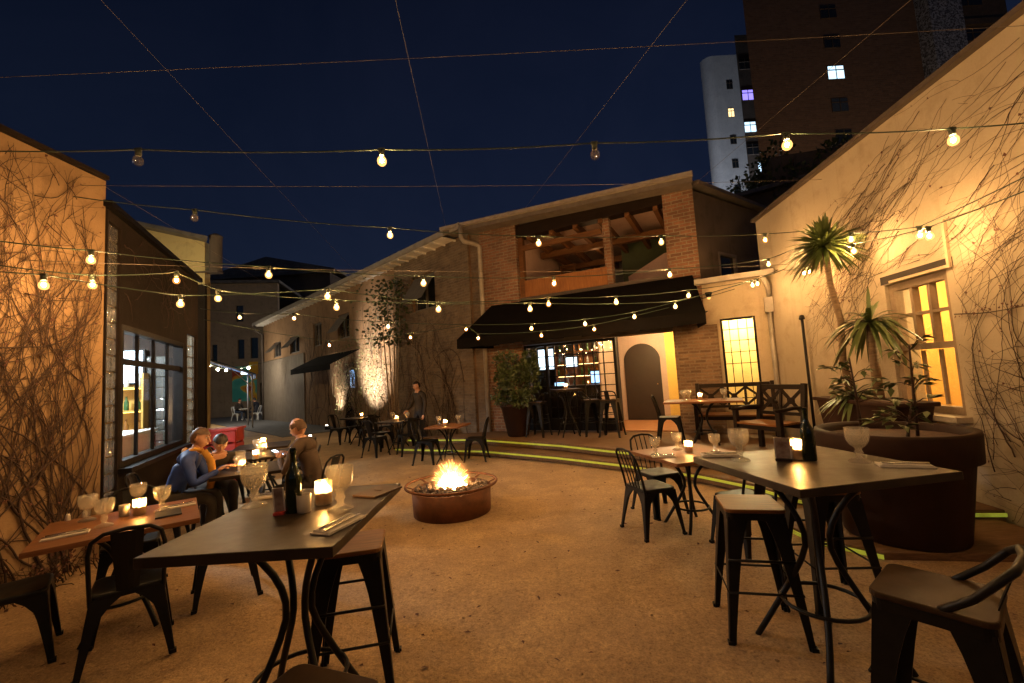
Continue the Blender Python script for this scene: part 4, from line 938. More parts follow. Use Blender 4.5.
pt = Proto(make_table('dining_table', 'x', .8, .8, .75, M['darkwood'], foot=.27, tt=.035))
pt.put((-3.15,5.25,0), R(24), 'dark dining table where the bald man and the blue jacket sit', group='dark tables in the diners\' row')
pt.put((-3.72,6.35,0), R(24), 'dark dining table in the middle of the row, behind the diners', group='dark tables in the diners\' row')
pt.put((-4.3,7.35,0), R(24), 'dark dining table at the end of the row beside the red counter', group='dark tables in the diners\' row')
pt.put((-2.9,10.7,0), R(-20), 'dark dining table beside the standing person by the brick wall', group='dark tables by the brick wall')
pt.put((-4.5,12.5,0), R(-35), 'farthest dark dining table near the ivy lit doorway', group='dark tables by the brick wall')
tr2 = make_table('dining_table', 'dining table with a reddish top between two chairs behind the fire bowl', .72, .72, .75, M['tablewood'], foot=.27, tt=.035)
tr2.location = (-1.4, 8.85, 0); tr2.rotation_euler[2] = R(-15)
tk_ = make_table('deck_table', 'oblong wooden table on the deck in front of the yellow window', 1.25, .7, .75, M['tablewood'], foot=.28, tt=.035)
tk_.location = (3.28, 7.62, .30); tk_.rotation_euler[2] = R(-26)
th = make_table('high_table', 'small dark high table on the deck before the bar window', .6, .6, 1.02, M['darkwood'], foot=.26)
th.location = (1.12, 9.5, .30); th.rotation_euler[2] = R(10)

CH1 = Proto(make_chair('metal_chair', 'x')); CH2 = Proto(make_slat_chair('metal_chair', 'x'))
def face(fx, fy): return math.atan2(fy, fx) - math.pi/2
def chair(p, x, y, fx, fy, label, group, z=0): p.put((x,y,z), face(fx,fy), label, 'chair', group)
gl = 'black metal chairs around the tables'
chair(CH1, -2.64, 2.98, -.62, .785, 'glossy black chair with its solid back to the camera at the vine wall table', gl)
chair(CH1, -3.38, 2.93, .74, .67, 'black metal chair at the short end of the vine wall table', gl)
chair(CH1, -3.36, 3.80, .62, -.785, 'black metal chair squeezed between the vine wall and its table', gl)
chair(CH1, -2.50, 3.72, -.80, -.6, 'black metal chair at the diners end of the vine wall table', gl)
chair(CH2, 1.33, 4.55, .96, .28, 'open rod-backed black chair on the fire bowl side of the table before the deck', gl)
chair(CH2, 1.60, 5.12, .28, -.96, 'rod-backed black chair tucked between the deck step and its wooden table', gl)
chair(CH1, 2.02, 4.02, -.28, .96, 'black metal chair behind the wooden bar stool, facing the low table', gl)
chair(CH1, -1.86, 8.95, .95, -.2, 'black metal chair behind the flame, on the alley side of the reddish table', gl)
chair(CH1, -.86, 8.95, -.95, .1, 'black metal chair by the deck corner facing the reddish table', gl)
chair(CH1, -5.2, 12.75, .9, -.35, 'black metal chair standing alone on the pale path near the lit doorway', gl)
chair(CH1, -3.45, 11.05, .8, -.5, 'black metal chair on the alley side of the brick wall table', gl)
chair(CH1, -2.55, 10.15, -.5, .85, 'black metal chair with its back to the fire at the brick wall table', gl)
chair(CH1, -3.3, 10.15, .45, .9, 'black metal chair on the near corner of the brick wall table', gl)
chair(CH1, -4.1, 12.0, -.5, .7, 'black metal chair with its back to the camera at the farthest table', gl)
chair(CH1, -4.9, 13.1, .5, -.7, 'black metal chair facing the camera behind the farthest table', gl)
chair(CH1, -3.85, 12.75, -.9, -.2, 'black metal chair at the brick wall end of the farthest table', gl)
chair(CH1, 2.80, 7.98, .9, -.42, 'black metal chair on the deck beside the glowing doorway', gl, .30)
chair(CH1, -3.95, 4.84, .9, .42, 'black metal chair under the person in the blue jacket', gl)
chair(CH1, -4.08, 5.74, .76, -.65, 'black metal chair under the person bent over the table', gl)
chair(CH1, -2.42, 5.22, -.97, .2, 'black metal chair under the bald man with the phone', gl)
chair(CH1, -3.05, 6.05, -.92, -.38, 'empty black metal chair behind the bald man', gl)
chair(CH1, -4.45, 6.75, .9, .38, 'empty black metal chair beside the red counter and steel window', gl)
chair(CH1, -3.55, 7.0, -.92, -.38, 'empty black metal chair at the alley end of the diners\' row', gl)
ST = Proto(make_stool('bar_stool', 'x'))
ST.put((-.98,2.55,0), R(12), 'wooden seated bar stool tucked under the high table left of the fire bowl', group='backless bar stools')
ST.put((1.45,2.84,0), R(-14), 'wooden seated bar stool at the open side of the high table by the giant pot', group='backless bar stools')
ST.put((2.10,3.10,0), R(-5), 'bar stool half hidden between the high table and the giant pot', group='backless bar stools')
SB = Proto(make_stool('bar_stool', 'x', True))
SB.put((1.53,1.69,0), face(-.62,.785), 'low-backed bar stool closest to the camera beside the giant pot table', 'bar stool', 'low-backed bar stools')
SB.put((-.66,1.27,0), face(.35,.94), 'low-backed bar stool cut off by the bottom edge, before the bottle table', 'bar stool', 'low-backed bar stools')
SB2 = Proto(make_stool('bar_stool', 'x', True))
for x, y, a, l in ((.48,9.75,60,'dark bar stool beside the bushy pot at the bar window'),(1.62,9.45,-80,'dark bar stool beside the small high table, near the arched doorway'),(1.98,9.1,-30,'last dark bar stool before the glowing doorway')):
    SB2.put((x,y,.30), R(a), l, group='bar stools before the bar window')
# cross-back garden seats on the deck
def garden_seat(name, label, w, loc, rz, crosses):
    t = thing(name, label, 'bench', loc, rz)
    m = M['darkwood']; d = .56
    for x in (-w/2+.035, w/2-.035):
        l = MB(); l.bar((x,-d/2+.03,0),(x,-d/2+.03,.44),.065); l.bar((x,-d/2+.03,.44),(x,-d/2-.06,1.0),.065); l.build('leg', m, t)
        l = MB(); l.bar((x,d/2-.03,0),(x,d/2-.03,.62),.065); l.build('leg', m, t)
        l = MB(); l.tube([(x,-d/2-.01,.64),(x,-.05,.66),(x,d/2-.1,.64),(x,d/2+.03,.655)], [.03,.028,.03,.034], 6); l.build('armrest', m, t)
    s = MB()
    for i in range(6): s.box((0,-d/2+.1+i*.085,.43),(w-.14,.072,.028))
    s.build('seat', M['seatwood'], t)
    s = MB()
    for y in (-d/2+.06,d/2-.04): s.box((0,y,.385),(w-.14,.03,.075))
    s.build('seat_rail', m, t)
    b = MB(); yb0, yb1 = -d/2+.02, -d/2-.055
    def Y(z): return -d/2+.03+(-.09)*(z-.44)/.56
    b.bar((-w/2+.07,Y(.95),.95),(w/2-.07,Y(.95),.95),.04,.075); b.bar((-w/2+.07,Y(.55),.55),(w/2-.07,Y(.55),.55),.036,.05)
    n = crosses; cw = (w-.14)/n
    for i in range(n):
        x0 = -w/2+.07+cw*i; x1 = x0+cw
        b.bar((x0,Y(.575),.575),(x1,Y(.91),.91),.028,.042); b.bar((x0,Y(.91)+.004,.91),(x1,Y(.575)+.004,.575),.028,.042)
        if i: b.bar((x0,Y(.57),.575),(x0,Y(.91),.912),.03,.034)
        b.box(((x0+x1)/2,Y(.74),.742),(.1,.034,.1), 0)
    b.build('cross_back', m, t)
    return t
garden_seat('garden_bench', 'long dark cross-backed bench under the yellow window', 1.35, (4.02,8.0,.30), face(-.476,-.879), 3)
garden_seat('garden_bench', 'dark cross-backed wooden armchair at the end of the deck table', .80, (3.82,6.62,.30), face(-.93,-.36), 2)

# ------------------------------------------------------------------ tableware
gob = MB().lathe([(0,0),(.041,0),(.043,.004),(.036,.010),(.014,.018),(.011,.03),(.018,.042),(.012,.054),(.014,.062),(.030,.074),(.041,.092),(.0455,.115),(.046,.150),(.0435,.1505),(.0425,.116),(.038,.094),(.026,.079),(0,.073)], 20)
gp = Proto(gob.build('goblet', M['goblet']))
def goblet(x, y, z, label, s=1.0):
    s = max(1.22, s*1.15)
    o = gp.put((x,y,z), random.random(), label, 'glass', 'pressed glass goblets'); o.scale = (s,s,s)
goblet(-1.41,2.33,1.05,'pressed glass goblet at the alley edge of the bottle table, by the folded napkin',1.22)
goblet(-.89,2.17,1.05,'pressed glass goblet beside the candle on the bottle table',1.22)
goblet(1.37,2.72,1.05,'large pressed glass goblet standing on the corner of the framed card table',1.12)
goblet(1.94,2.51,1.05,'pressed glass goblet alone before the giant plant pot',1.12)
goblet(-3.32,3.37,.75,'pressed glass goblet nearest the vine wall on the brown table',1.1)
goblet(-3.02,3.19,.75,'pressed glass goblet in front of the vine wall table candle',1.1)
goblet(-3.22,3.70,.75,'pressed glass goblet behind the vine wall table candle',1.1)
goblet(-2.87,3.52,.75,'pressed glass goblet beside the napkins at the diners end of the vine wall table',1.1)
goblet(1.43,4.58,.75,'slender goblet on the fire bowl side of the low table before the deck')
goblet(1.74,4.80,.75,'slender goblet just behind the candle on the low table before the deck')
goblet(2.04,4.55,.75,'slender goblet on the giant pot side of the low table before the deck')
goblet(-3.18,4.98,.75,'goblet next to the candle between the blue jacket and the bald man')
goblet(-3.45,5.42,.75,'goblet near the bent over person on the dark table')
goblet(-3.6,6.1,.75,'goblet on the middle table behind the diners')
goblet(-3.95,6.6,.75,'second goblet further along the middle table behind the diners')
goblet(3.0,7.75,1.05,'goblet on the deck table next to the chair'); goblet(3.12,7.82,1.05,'goblet beside the deck table candle'); goblet(3.6,7.5,1.05,'goblet on the bench end of the deck table')
goblet(-3.1,10.9,.75,'goblet on the table beside the standing person'); goblet(-2.7,10.75,.75,'second goblet on the table beside the standing person, nearer the fire')
goblet(-1.6,8.95,.75,'goblet on the chair side of the reddish table'); goblet(-1.2,9.0,.75,'goblet on the deck side of the reddish table')
def make_candle():
    t = thing('candle', 'x', 'candle')
    h = MB().lathe([(0,.0),(.033,0),(.035,.004),(.036,.095),(.0335,.0955),(.0325,.012),(0,.012)], 18); h.build('votive', M['votive'], t)
    w = MB().lathe([(0,.0125),(.030,.0125),(.030,.052),(.026,.055),(0,.053)], 16); w.build('wax', M['wax'], t)
    f = MB().lathe([(0,.058),(.006,.062),(.0085,.070),(.0065,.080),(.002,.090),(0,.093)], 8); f.build('flame', M['flame'], t)
    return t
cp = Proto(make_candle())
for i, (x, y, z, l) in enumerate(((-1.03,2.30,1.05,'burning candle in a glass on the table with the dark bottle'),(1.70,2.69,1.05,'burning candle against the green bottle on the framed card table'),
  (-3.0,3.46,.75,'burning candle at the middle of the vine wall table'),(1.80,4.64,.75,'burning candle on the low table before the deck'),
  (-3.27,5.15,.75,'burning candle between the blue jacket and the bald man'),(-3.56,5.92,.75,'burning candle nearest the bald man on the middle table'),
  (-3.86,6.62,.75,'burning candle on the far end of the middle table'),(-4.32,7.4,.75,'burning candle on the last table before the red counter'),
  (3.28,7.72,1.05,'burning candle on the deck table'),(-2.93,10.65,.75,'burning candle beside the standing person'),(-1.45,8.8,.75,'burning candle on the reddish table behind the fire bowl'),
  (1.12,9.5,1.32,'burning candle on the high table before the bar window'),(-4.45,12.5,.75,'burning candle on the farthest table near the doorway'))):
    cp.put((x,y,z), i, l, 'candle', 'candles on the tables').scale = (1.15,1.15,1.25)
bo = MB().lathe([(0,0),(.034,0),(.037,.006),(.037,.165),(.034,.185),(.020,.215),(.0135,.24),(.013,.285),(.0155,.287),(.0155,.305),(.013,.306),(.013,.312),(0,.312)], 20)
bp = Proto(bo.build('bottle', M['bottle']))
bp.put((-1.125,2.18,1.05), 0, 'dark glass bottle standing next to the card stand on a high table', 'bottle', 'dark bottles')
bp.put((1.735,2.625,1.05), 0, 'dark green bottle standing behind a candle near the giant pot', 'bottle', 'dark bottles')
cu = MB().lathe([(0,0),(.028,0),(.031,.003),(.034,.085),(.031,.0855),(.028,.006),(0,.006)], 18)
cq = Proto(cu.build('tumbler', M['ceramic']))
cq.put((-1.07,2.17,1.05), 0, 'small beige tumbler between the dark bottle and the candle', 'tumbler', 'beige tumblers')
cq.put((1.655,2.70,1.05), 0, 'small beige tumbler next to the framed card', 'tumbler', 'beige tumblers')
cq.put((-3.10,3.44,.75), 0, 'small beige tumbler left of the candle on the vine wall table', 'tumbler', 'beige tumblers')
def card_stand(name, label, loc, rz, w, h):
    t = thing(name, label, 'card stand', loc, rz)
    b = MB(); b.box((0,0,.006),(w*1.15,.06,.012)); b.build('base', M['redpaint'] if w < .05 else M['darkwood'], t)
    b = MB(); b.bar((0,.0,.012),(0,-.03,h),w,.004); b.build('printed_card', M['paper'], t)
    b = MB()
    for s_ in (-1,1): b.bar((s_*(w/2+.002),.0,.012),(s_*(w/2+.002),-.03,h),.006,.008)
    b.build('clear_frame', M['whitepaint'], t)
card_stand('card_stand', 'slim upright printed card in a stand beside the dark bottle', (-1.185,2.165,1.05), R(12), .042, .13)
card_stand('card_stand', 'small upright framed card leaning back beside the beige tumbler', (1.60,2.66,1.05), R(-32), .075, .14)
mn = MB(); mn.box((0,0,.006),(.16,.22,.010)); mn.box((0,0,.0135),(.05,.012,.003)); o = mn.build('menu', M['card'], None, (-.80,2.47,1.05), R(-25), .002)
tag(o, 'closed dark menu lying on the empty corner of the bottle table', 'menu')
mn = MB(); mn.box((0,0,.006),(.16,.22,.010)); o = mn.build('menu', M['navycloth'], None, (-2.74,3.42,.75), R(40), .002); tag(o, 'closed dark blue menu on the diners end of the vine wall table', 'menu')
def napkin_mb():
    b = MB(); b.box((0,0,.004),(.10,.235,.006)); b.box((.006,.004,.0095),(.092,.225,.004)); b.box((-.02,.0,.0135),(.045,.21,.003)); return b
def knife_mb():
    b = MB(); b.bar((0,-.11,.018),(0,.0,.018),.012,.006,w2=.010); b.plate([(-.006,.0,.018),(.008,.0,.018),(.010,.08,.018),(.004,.115,.018),(-.006,.10,.018)],(0,0,.003)); return b
def fork_mb():
    b = MB(); b.tube([(0,-.10,.018),(0,.0,.020),(0,.045,.018)], [.0055,.0035,.004], 6)
    b.plate([(-.004,.04,.018),(.004,.04,.018),(.011,.06,.017),(-.011,.06,.017)],(0,0,.003))
    for x in (-.009,-.003,.003,.009): b.bar((x,.058,.017),(x,.10,.021),.003)
    return b
npk, knf, frk = Proto(napkin_mb().build('napkin', M['linen'], bevel=.002)), Proto(knife_mb().build('table_knife', M['steel'])), Proto(fork_mb().build('fork', M['steel']))
for x, y, z, a, w_ in ((-.80,1.93,1.05,-18,'before the candle goblet on the bottle table'),(-1.40,2.53,1.05,-70,'behind the far goblet on the bottle table'),
  (1.33,2.90,1.05,75,'at the back corner of the framed card table'),(2.06,2.36,1.05,65,'on the empty corner of the framed card table'),
  (-3.12,3.02,.75,-52,'at the near corner of the vine wall table'),(-2.82,3.62,.75,-52,'by the diners end goblet of the vine wall table'),(1.47,4.46,.75,80,'on the low table before the deck')):
    npk.put((x,y,z), R(a), 'folded pale linen napkin '+w_, 'napkin', 'linen napkins')
    c_, s_ = math.cos(R(a)), math.sin(R(a))
    knf.put((x+.022*c_,y+.022*s_,z), R(a), 'steel table knife on the napkin '+w_, 'knife', 'table knives')
    frk.put((x-.018*c_,y-.018*s_,z), R(a)+.05, 'steel fork on the napkin '+w_, 'fork', 'forks')
sk = MB().lathe([(0,0),(.016,0),(.018,.004),(.015,.038),(.008,.05),(0,.052)], 12)
sp_ = Proto(sk.build('salt_shaker', M['linen'])); sp_.put((-3.50,3.40,.75),0,'small pale salt shaker nearest the vines on the brown table','shaker'); sp_.put((-3.44,3.47,.75),0,'small pale pepper shaker beside the goblet nearest the vines','shaker')

# ------------------------------------------------------------------ fire bowl
fp = thing('fire_bowl', 'round rusted steel fire bowl burning on lava rock in the courtyard', 'fire pit', (-.88,5.62,0))
b = MB().lathe([(.46,.0),(.485,.0),(.50,.30),(.475,.30),(.47,.2),(.455,.2)], 48); b.build('drum', M['corten'], fp)
b = MB(); b.tube([(.575*math.cos(R(i*7.5)),.575*math.sin(R(i*7.5)),.352) for i in range(48)], .016, 6, True)
for i in range(8):
    a = R(i*45+10); b.bar((.47*math.cos(a),.47*math.sin(a),.315),(.57*math.cos(a),.57*math.sin(a),.352),.03,.008)
b.build('rim_rail', M['corten'], fp)
b = MB().lathe([(.0,.275),(.3,.27),(.474,.25)], 32, cap0=False, cap1=False); b.build('rock_bed', M['rock'], fp)
b = MB()
rnd = random.Random(3)
for i in range(210):
    a = rnd.uniform(0,6.28); rr = .45*math.sqrt(rnd.random()); s = rnd.uniform(.018,.042)
    n0 = len(b.v); b.ball((rr*math.cos(a),rr*math.sin(a),.285+rnd.uniform(0,.045)*(1-rr)), s, (rnd.uniform(.7,1.2),rnd.uniform(.7,1.2),rnd.uniform(.6,1)), 6, 4)
    for k in range(n0, len(b.v)):
        q = V(b.v[k]); b.v[k] = tuple(q + noise.noise_vector(q*60)*s*.35)
b.sm = [False]*len(b.sm)
tag(b.build('lava_rocks', M['rock'], fp), kind='stuff')
m, nt, bb_ = new_mat('fire'); nt.nodes.remove(bb_)
vec = coords(nt); sx = N(nt,'ShaderNodeSeparateXYZ'); nt.links.new(vec, sx.inputs[0])
mr = N(nt,'ShaderNodeMapRange'); mr.inputs['From Min'].default_value = .30; mr.inputs['From Max'].default_value = .66; nt.links.new(sx.outputs[2], mr.inputs['Value'])
em = N(nt,'ShaderNodeEmission'); nt.links.new(ramp(nt, mr.outputs[0], [(0,(1,.62,.25)),(.45,(1,.5,.14)),(1,(1,.22,.03))]), em.inputs['Color'])
st_ = N(nt,'ShaderNodeMapRange'); st_.inputs['To Min'].default_value = 70; st_.inputs['To Max'].default_value = 14; nt.links.new(mr.outputs[0], st_.inputs['Value']); nt.links.new(st_.outputs[0], em.inputs['Strength'])
tb = N(nt,'ShaderNodeBsdfTransparent'); xs_ = N(nt,'ShaderNodeMixShader'); xs_.inputs[0].default_value = .42; nt.links.new(tb.outputs[0], xs_.inputs[1]); nt.links.new(em.outputs[0], xs_.inputs[2]); nt.links.new(xs_.outputs[0], nt.nodes['Material Output'].inputs['Surface'])
b = MB(); rnd = random.Random(11)
for i in range(46):
    a = rnd.uniform(0,6.28); rr = .12*math.sqrt(rnd.random()); h = rnd.uniform(.05,.17)*(1.2-rr*2.6); w0 = rnd.uniform(.02,.045)
    x, y = rr*math.cos(a), rr*math.sin(a); lx, ly = rnd.uniform(-.07,.07)+x*.35, rnd.uniform(-.07,.07)+y*.35
    pts = [(x+lx*t*t+.018*math.sin(t*7+i),y+ly*t*t+.018*math.cos(t*6+i*2),.29+h*t) for t in [j/9 for j in range(10)]]
    b.tube(pts, [w0*(math.sin(math.pi*min(1,(.18+.82*t)))**.8+.02)*(1-t*.55) for t in [j/9 for j in range(10)]], 7)
b.build('flame', m, fp)
b = MB()
for i in range(260):
    a = rnd.uniform(0,6.28); el = math.asin(rnd.uniform(-.05,1)); d_ = V((math.cos(a)*math.cos(el),math.sin(a)*math.cos(el),math.sin(el))); r0_ = rnd.uniform(.05,.22); l_ = rnd.uniform(.015,.07)
    p = V((0,0,.37))+d_*r0_; b.bar(p, p+d_*l_+V((rnd.gauss(0,.006),rnd.gauss(0,.006),.006)), rnd.uniform(.0012,.0028))
tag(b.build('sparks', glow('spark', (1,.45,.13), 5), fp), kind='stuff')
# soft burning gas around the tongues
vm, nt, bb_ = new_mat('flame_gas'); nt.nodes.remove(bb_)
tc = N(nt,'ShaderNodeTexCoord'); mp = N(nt,'ShaderNodeMapping'); mp.inputs['Location'].default_value = (0,0,-1.19); mp.inputs['Scale'].default_value = (3.3,3.3,3.1)
nt.links.new(tc.outputs['Object'], mp.inputs['Vector']); ln = N(nt,'ShaderNodeVectorMath', operation='LENGTH'); nt.links.new(mp.outputs[0], ln.inputs[0])
nz = noise_n(nt, tc.outputs['Object'], 13, 4, .6); sb = N(nt,'ShaderNodeMath', operation='MULTIPLY_ADD'); nt.links.new(nz, sb.inputs[0]); sb.inputs[1].default_value = .55; nt.links.new(ln.outputs['Value'], sb.inputs[2])
mr = N(nt,'ShaderNodeMapRange'); mr.inputs['From Min'].default_value = .25; mr.inputs['From Max'].default_value = 1.3; mr.inputs['To Min'].default_value = 1; mr.inputs['To Max'].default_value = 0; nt.links.new(sb.outputs[0], mr.inputs['Value'])
pw = N(nt,'ShaderNodeMath', operation='POWER'); nt.links.new(mr.outputs[0], pw.inputs[0]); pw.inputs[1].default_value = 2.6
ml = N(nt,'ShaderNodeMath', operation='MULTIPLY'); nt.links.new(pw.outputs[0], ml.inputs[0]); ml.inputs[1].default_value = 62
em = N(nt,'ShaderNodeEmission'); em.inputs['Color'].default_value = (1,.38,.09,1); nt.links.new(ml.outputs[0], em.inputs['Strength']); nt.links.new(em.outputs[0], nt.nodes['Material Output'].inputs['Volume'])
b = MB(); b.ball((0,0,.50), .45, (1,1,1), 16, 10); tag(b.build('flame_gas', vm, fp), kind='stuff')
# fallen leaves and grit
b = MB(); rnd = random.Random(5)
for i in range(420):
    x, y = rnd.uniform(-4.2,4), rnd.uniform(1.2,9.5); s = rnd.uniform(.008,.028); a = rnd.uniform(0,6.28)
    z = gz(x,y)+.006
    e = V((math.cos(a),math.sin(a),rnd.uniform(-.1,.3))); f_ = V((-math.sin(a),math.cos(a),rnd.uniform(-.2,.4)))
    p = V((x,y,z)); b.add([p-e*s,p+f_*s*.5+V((0,0,.004)),p+e*s,p-f_*s*.5+V((0,0,.003))],[(0,1,2,3)])
tag(b.build('fallen_leaves', M['dryleaf']), 'dry leaves scattered over the sandy ground', 'leaf litter', kind='stuff')

b = MB(); rnd = random.Random(9)
for i in range(5200):
    y = 1.0+8.5*rnd.random()**1.8; x = rnd.uniform(-1.15,1.15)*(y+.6)
    if not (-4.2 < x < 3.4) or (x > 2.4 and y > 3.4): continue
    s = rnd.uniform(.003,.0085)*(1.6 if rnd.random() < .06 else 1); z = gz(x,y)
    p = V((x,y,z+s*.2)); a = rnd.uniform(0,6.28); c_, s_ = math.cos(a)*s, math.sin(a)*s; k = rnd.uniform(.5,1)
    b.add([p+V((c_,s_,0)),p+V((-s_*k,c_*k,0)),p+V((-c_,-s_,0)),p+V((s_*k,-c_*k,0)),p+V((c_*.3,s_*.2,s*.8))],[(0,1,4),(1,2,4),(2,3,4),(3,0,4)])
tag(b.build('gravel', mat('grit', (.50,.36,.21), (.22,.13,.065), .9, scale=30)), 'loose grit and small stones on the sandy ground', 'gravel', kind='stuff')

# ------------------------------------------------------------------ climbing vines
def strand(mb, fr, s, z, ang, length, r0, step=.07, wob=.35, bias=None, branch=.0, depth=0, bounds=None, y=-.012, n=4, tips=None, avoid=()):
    pts = []; a = ang; k = max(2, int(length/step)); cur = 0.0
    for i in range(k+1):
        if bounds and not (bounds[0] <= s <= bounds[1] and bounds[2] <= z <= bounds[3]): break
        if any(h[0] < s < h[1] and h[2] < z < h[3] for h in avoid): break
        pts.append((s, y - random.uniform(0,.014), z))
        cur = cur*.72 + random.gauss(0, wob)*.42; a += cur
        if bias is not None: a += (bias - a)*.08
        s += math.cos(a)*step; z += math.sin(a)*step
        if branch and depth < 3 and random.random() < branch:
            strand(mb, fr, s, z, a+random.choice((-1,1))*random.uniform(.3,.9), length*(1-i/k)*random.uniform(.45,.9)+.12, r0*(1-.6*i/k)*.7, step, wob, bias, branch*.8, depth+1, bounds, y, n, tips, avoid)
    if len(pts) < 3: return
    m = len(pts)
    mb.tube(pts, [max(.0014, r0*(1-.78*i/(m-1))) for i in range(m)], n)
    if tips is not None:
        for i in range(1, m):
            if random.random() < .16: tips.append(pts[i])
def tip_leaves(mb, tips, sz):
    for p in tips:
        p = V(p)+V((0,-.012,0)); a = random.uniform(0,6.28); s = random.uniform(.5,1.2)*sz
        e = V((math.cos(a),random.uniform(-.4,.1),math.sin(a))); f_ = V((-math.sin(a),random.uniform(-.5,.3),math.cos(a)))
        mb.add([p-e*s*.4, p+f_*s*.5, p+e*s, p-f_*s*.5], [(0,1,2,3)])
random.seed(21)
v1 = thing('climbing_vine', 'tangled bare brown vine climbing the ochre plastered wall', 'vine', FV[0], FV[1])
w = MB(); tips = []; L0 = FV[2]
for i in range(56):
    s = random.uniform(L0-4.6, L0-.1)
    strand(w, FV, s, 0.02, math.pi/2+random.uniform(-.4,.4), random.uniform(3.2,5.2), random.uniform(.006,.015), wob=.15, bias=math.pi/2, branch=.11, bounds=(L0-5,L0-.03,0,4.07), tips=tips)
for i in range(130):
    s = random.uniform(L0-4.6, L0-.1); z = random.uniform(.1,3.9)
    strand(w, FV, s, z, random.uniform(0,6.28), random.uniform(.5,1.6), random.uniform(.002,.0055), wob=.17, branch=.09, bounds=(L0-5,L0-.03,0,4.07), tips=tips)
for i in range(70):
    s = random.uniform(L0-3.4, L0-.1); z = random.uniform(.02,1.5)
    strand(w, FV, s, z, random.uniform(-.5,3.6), random.uniform(.4,1.1), random.uniform(.002,.0055), wob=.22, branch=.10, bounds=(L0-5,L0-.03,0,4.07), tips=tips)
for i in range(170):
    s = random.uniform(L0-4.0, L0-.06); z = random.uniform(1.6,4.0)
    strand(w, FV, s, z, random.uniform(0,6.28), random.uniform(.5,1.5), random.uniform(.0025,.006), wob=.18, branch=.09, bounds=(L0-5,L0-.03,0,4.09), tips=tips)
w.build('stems', M['vine'], v1)
w = MB(); tip_leaves(w, tips[::4], .022); w.build('dry_leaves', M['dryleaf'], v1)
# low growth and litter along the foot of the vine wall
w = MB(); w2 = MB()
for i in range(150):
    p = fpt(FV, random.uniform(L0-3.2,L0-.1), -random.uniform(.02,.22), 0.0); pts = [p]; a = random.uniform(0,6.28); d = V((math.cos(a)*.5,math.sin(a)*.5,1))
    for k in range(5): d += V((random.gauss(0,.35),random.gauss(0,.35),random.gauss(-.1,.3))); pts.append(pts[-1]+d.normalized()*random.uniform(.04,.10))
    w.tube(pts, [.005,.0045,.004,.003,.002,.0015], 4)
    for q in pts[2:]:
        if random.random() < .7:
            e = V((random.gauss(0,1),random.gauss(0,1),random.gauss(0,1))).normalized()*.022; f_ = e.cross(V((random.gauss(0,1),random.gauss(0,1),random.gauss(0,1)))).normalized()*.014
            w2.add([q-e,q+f_,q+e,q-f_],[(0,1,2,3)])
lg = w.build('dry_undergrowth', M['vine']); tag(lg, 'dry twiggy undergrowth along the foot of the vine wall', 'undergrowth', kind='stuff')
w2.build('leaves', M['dryleaf'], lg)
# dark window wall: a few strands hanging over the parapet
v2 = thing('creeper', 'thin bare creeper sprawling over the dark wall above the steel window', 'vine', FD[0], FD[1])
w = MB()
for i in range(26):
    strand(w, FD, random.uniform(.45,2.4), random.uniform(2.9,3.7), random.uniform(-.5,.9), random.uniform(.6,1.5), random.uniform(.003,.007), wob=.4, branch=.08, bounds=(.42,3.7,2.62,3.8))
w.build('stems', M['vine'], v2)
# right wall
random.seed(33)
v3 = thing('climbing_vine', 'bare arching vine with tiny red leaves over the cream wall', 'vine', FR[0], FR[1])
w = MB(); tips = []; LR = FR[2]
def zt_(y): return rs(y)
win_av = [(ws0-.12, ws1+.1, wz0-.1, wz1+.14)]
for i in range(150):
    yy = random.uniform(2.8,5.9); s = zt_(yy); z = random.uniform(2.3,4.38) if yy < 4.6 else random.uniform(2.6,4.38-(yy-4.6)*.45)
    strand(w, FR, s, z, math.pi+random.uniform(-.1,.8), random.uniform(.6,1.7), random.uniform(.002,.0048), step=.06, wob=.14, bias=math.pi+.6, branch=.05, bounds=(zt_(7.0),LR,1.0,4.4), tips=tips, avoid=win_av)
for i in range(15):
    strand(w, FR, zt_(random.uniform(3.0,4.25)), random.uniform(.3,1.2), math.pi/2+random.uniform(-.3,.8), random.uniform(1.5,3.2), random.uniform(.003,.007), wob=.14, bias=math.pi/2+.2, branch=.06, bounds=(zt_(4.36),LR,.1,4.4), tips=tips)
for i in range(42):
    strand(w, FR, zt_(random.uniform(2.9,4.2)), random.uniform(.15,1.75), math.pi+random.uniform(-.5,.4), random.uniform(.5,1.5), random.uniform(.002,.0045), wob=.15, branch=.06, bounds=(zt_(4.36),LR,.05,2.2), tips=tips)
for i in range(24):
    strand(w, FR, zt_(random.uniform(5.3,6.6)), random.uniform(1.2,2.6), math.pi*random.choice((.2,.3,.8)), random.uniform(.4,1.2), .004, wob=.2, branch=.04, bounds=(zt_(7.0),zt_(5.3),.9,3.4), tips=tips)
strand(w, FR, zt_(4.38), 2.02, -.02, 1.4, .006, wob=.08, bounds=(0,LR,.2,4), tips=tips)
w.build('stems', M['vine'], v3)
red = [(zt_(4.35)+i*.04, -.02, 2.02+random.uniform(-.03,.03)) for i in range(30)]
w = MB(); tip_leaves(w, tips[::4]+red, .024); w.build('dry_leaves', M['dryleaf'], v3)
w = MB(); w.box((zt_(4.35),-.02,2.75),(.03,.03,.5)); w.box((zt_(4.75),-.02,2.52),(.8,.03,.03)); tag(w.build('wall_conduit', M['annex'], None, FR[0], FR[1]), 'thin painted conduit bent around the amber window head', 'conduit')
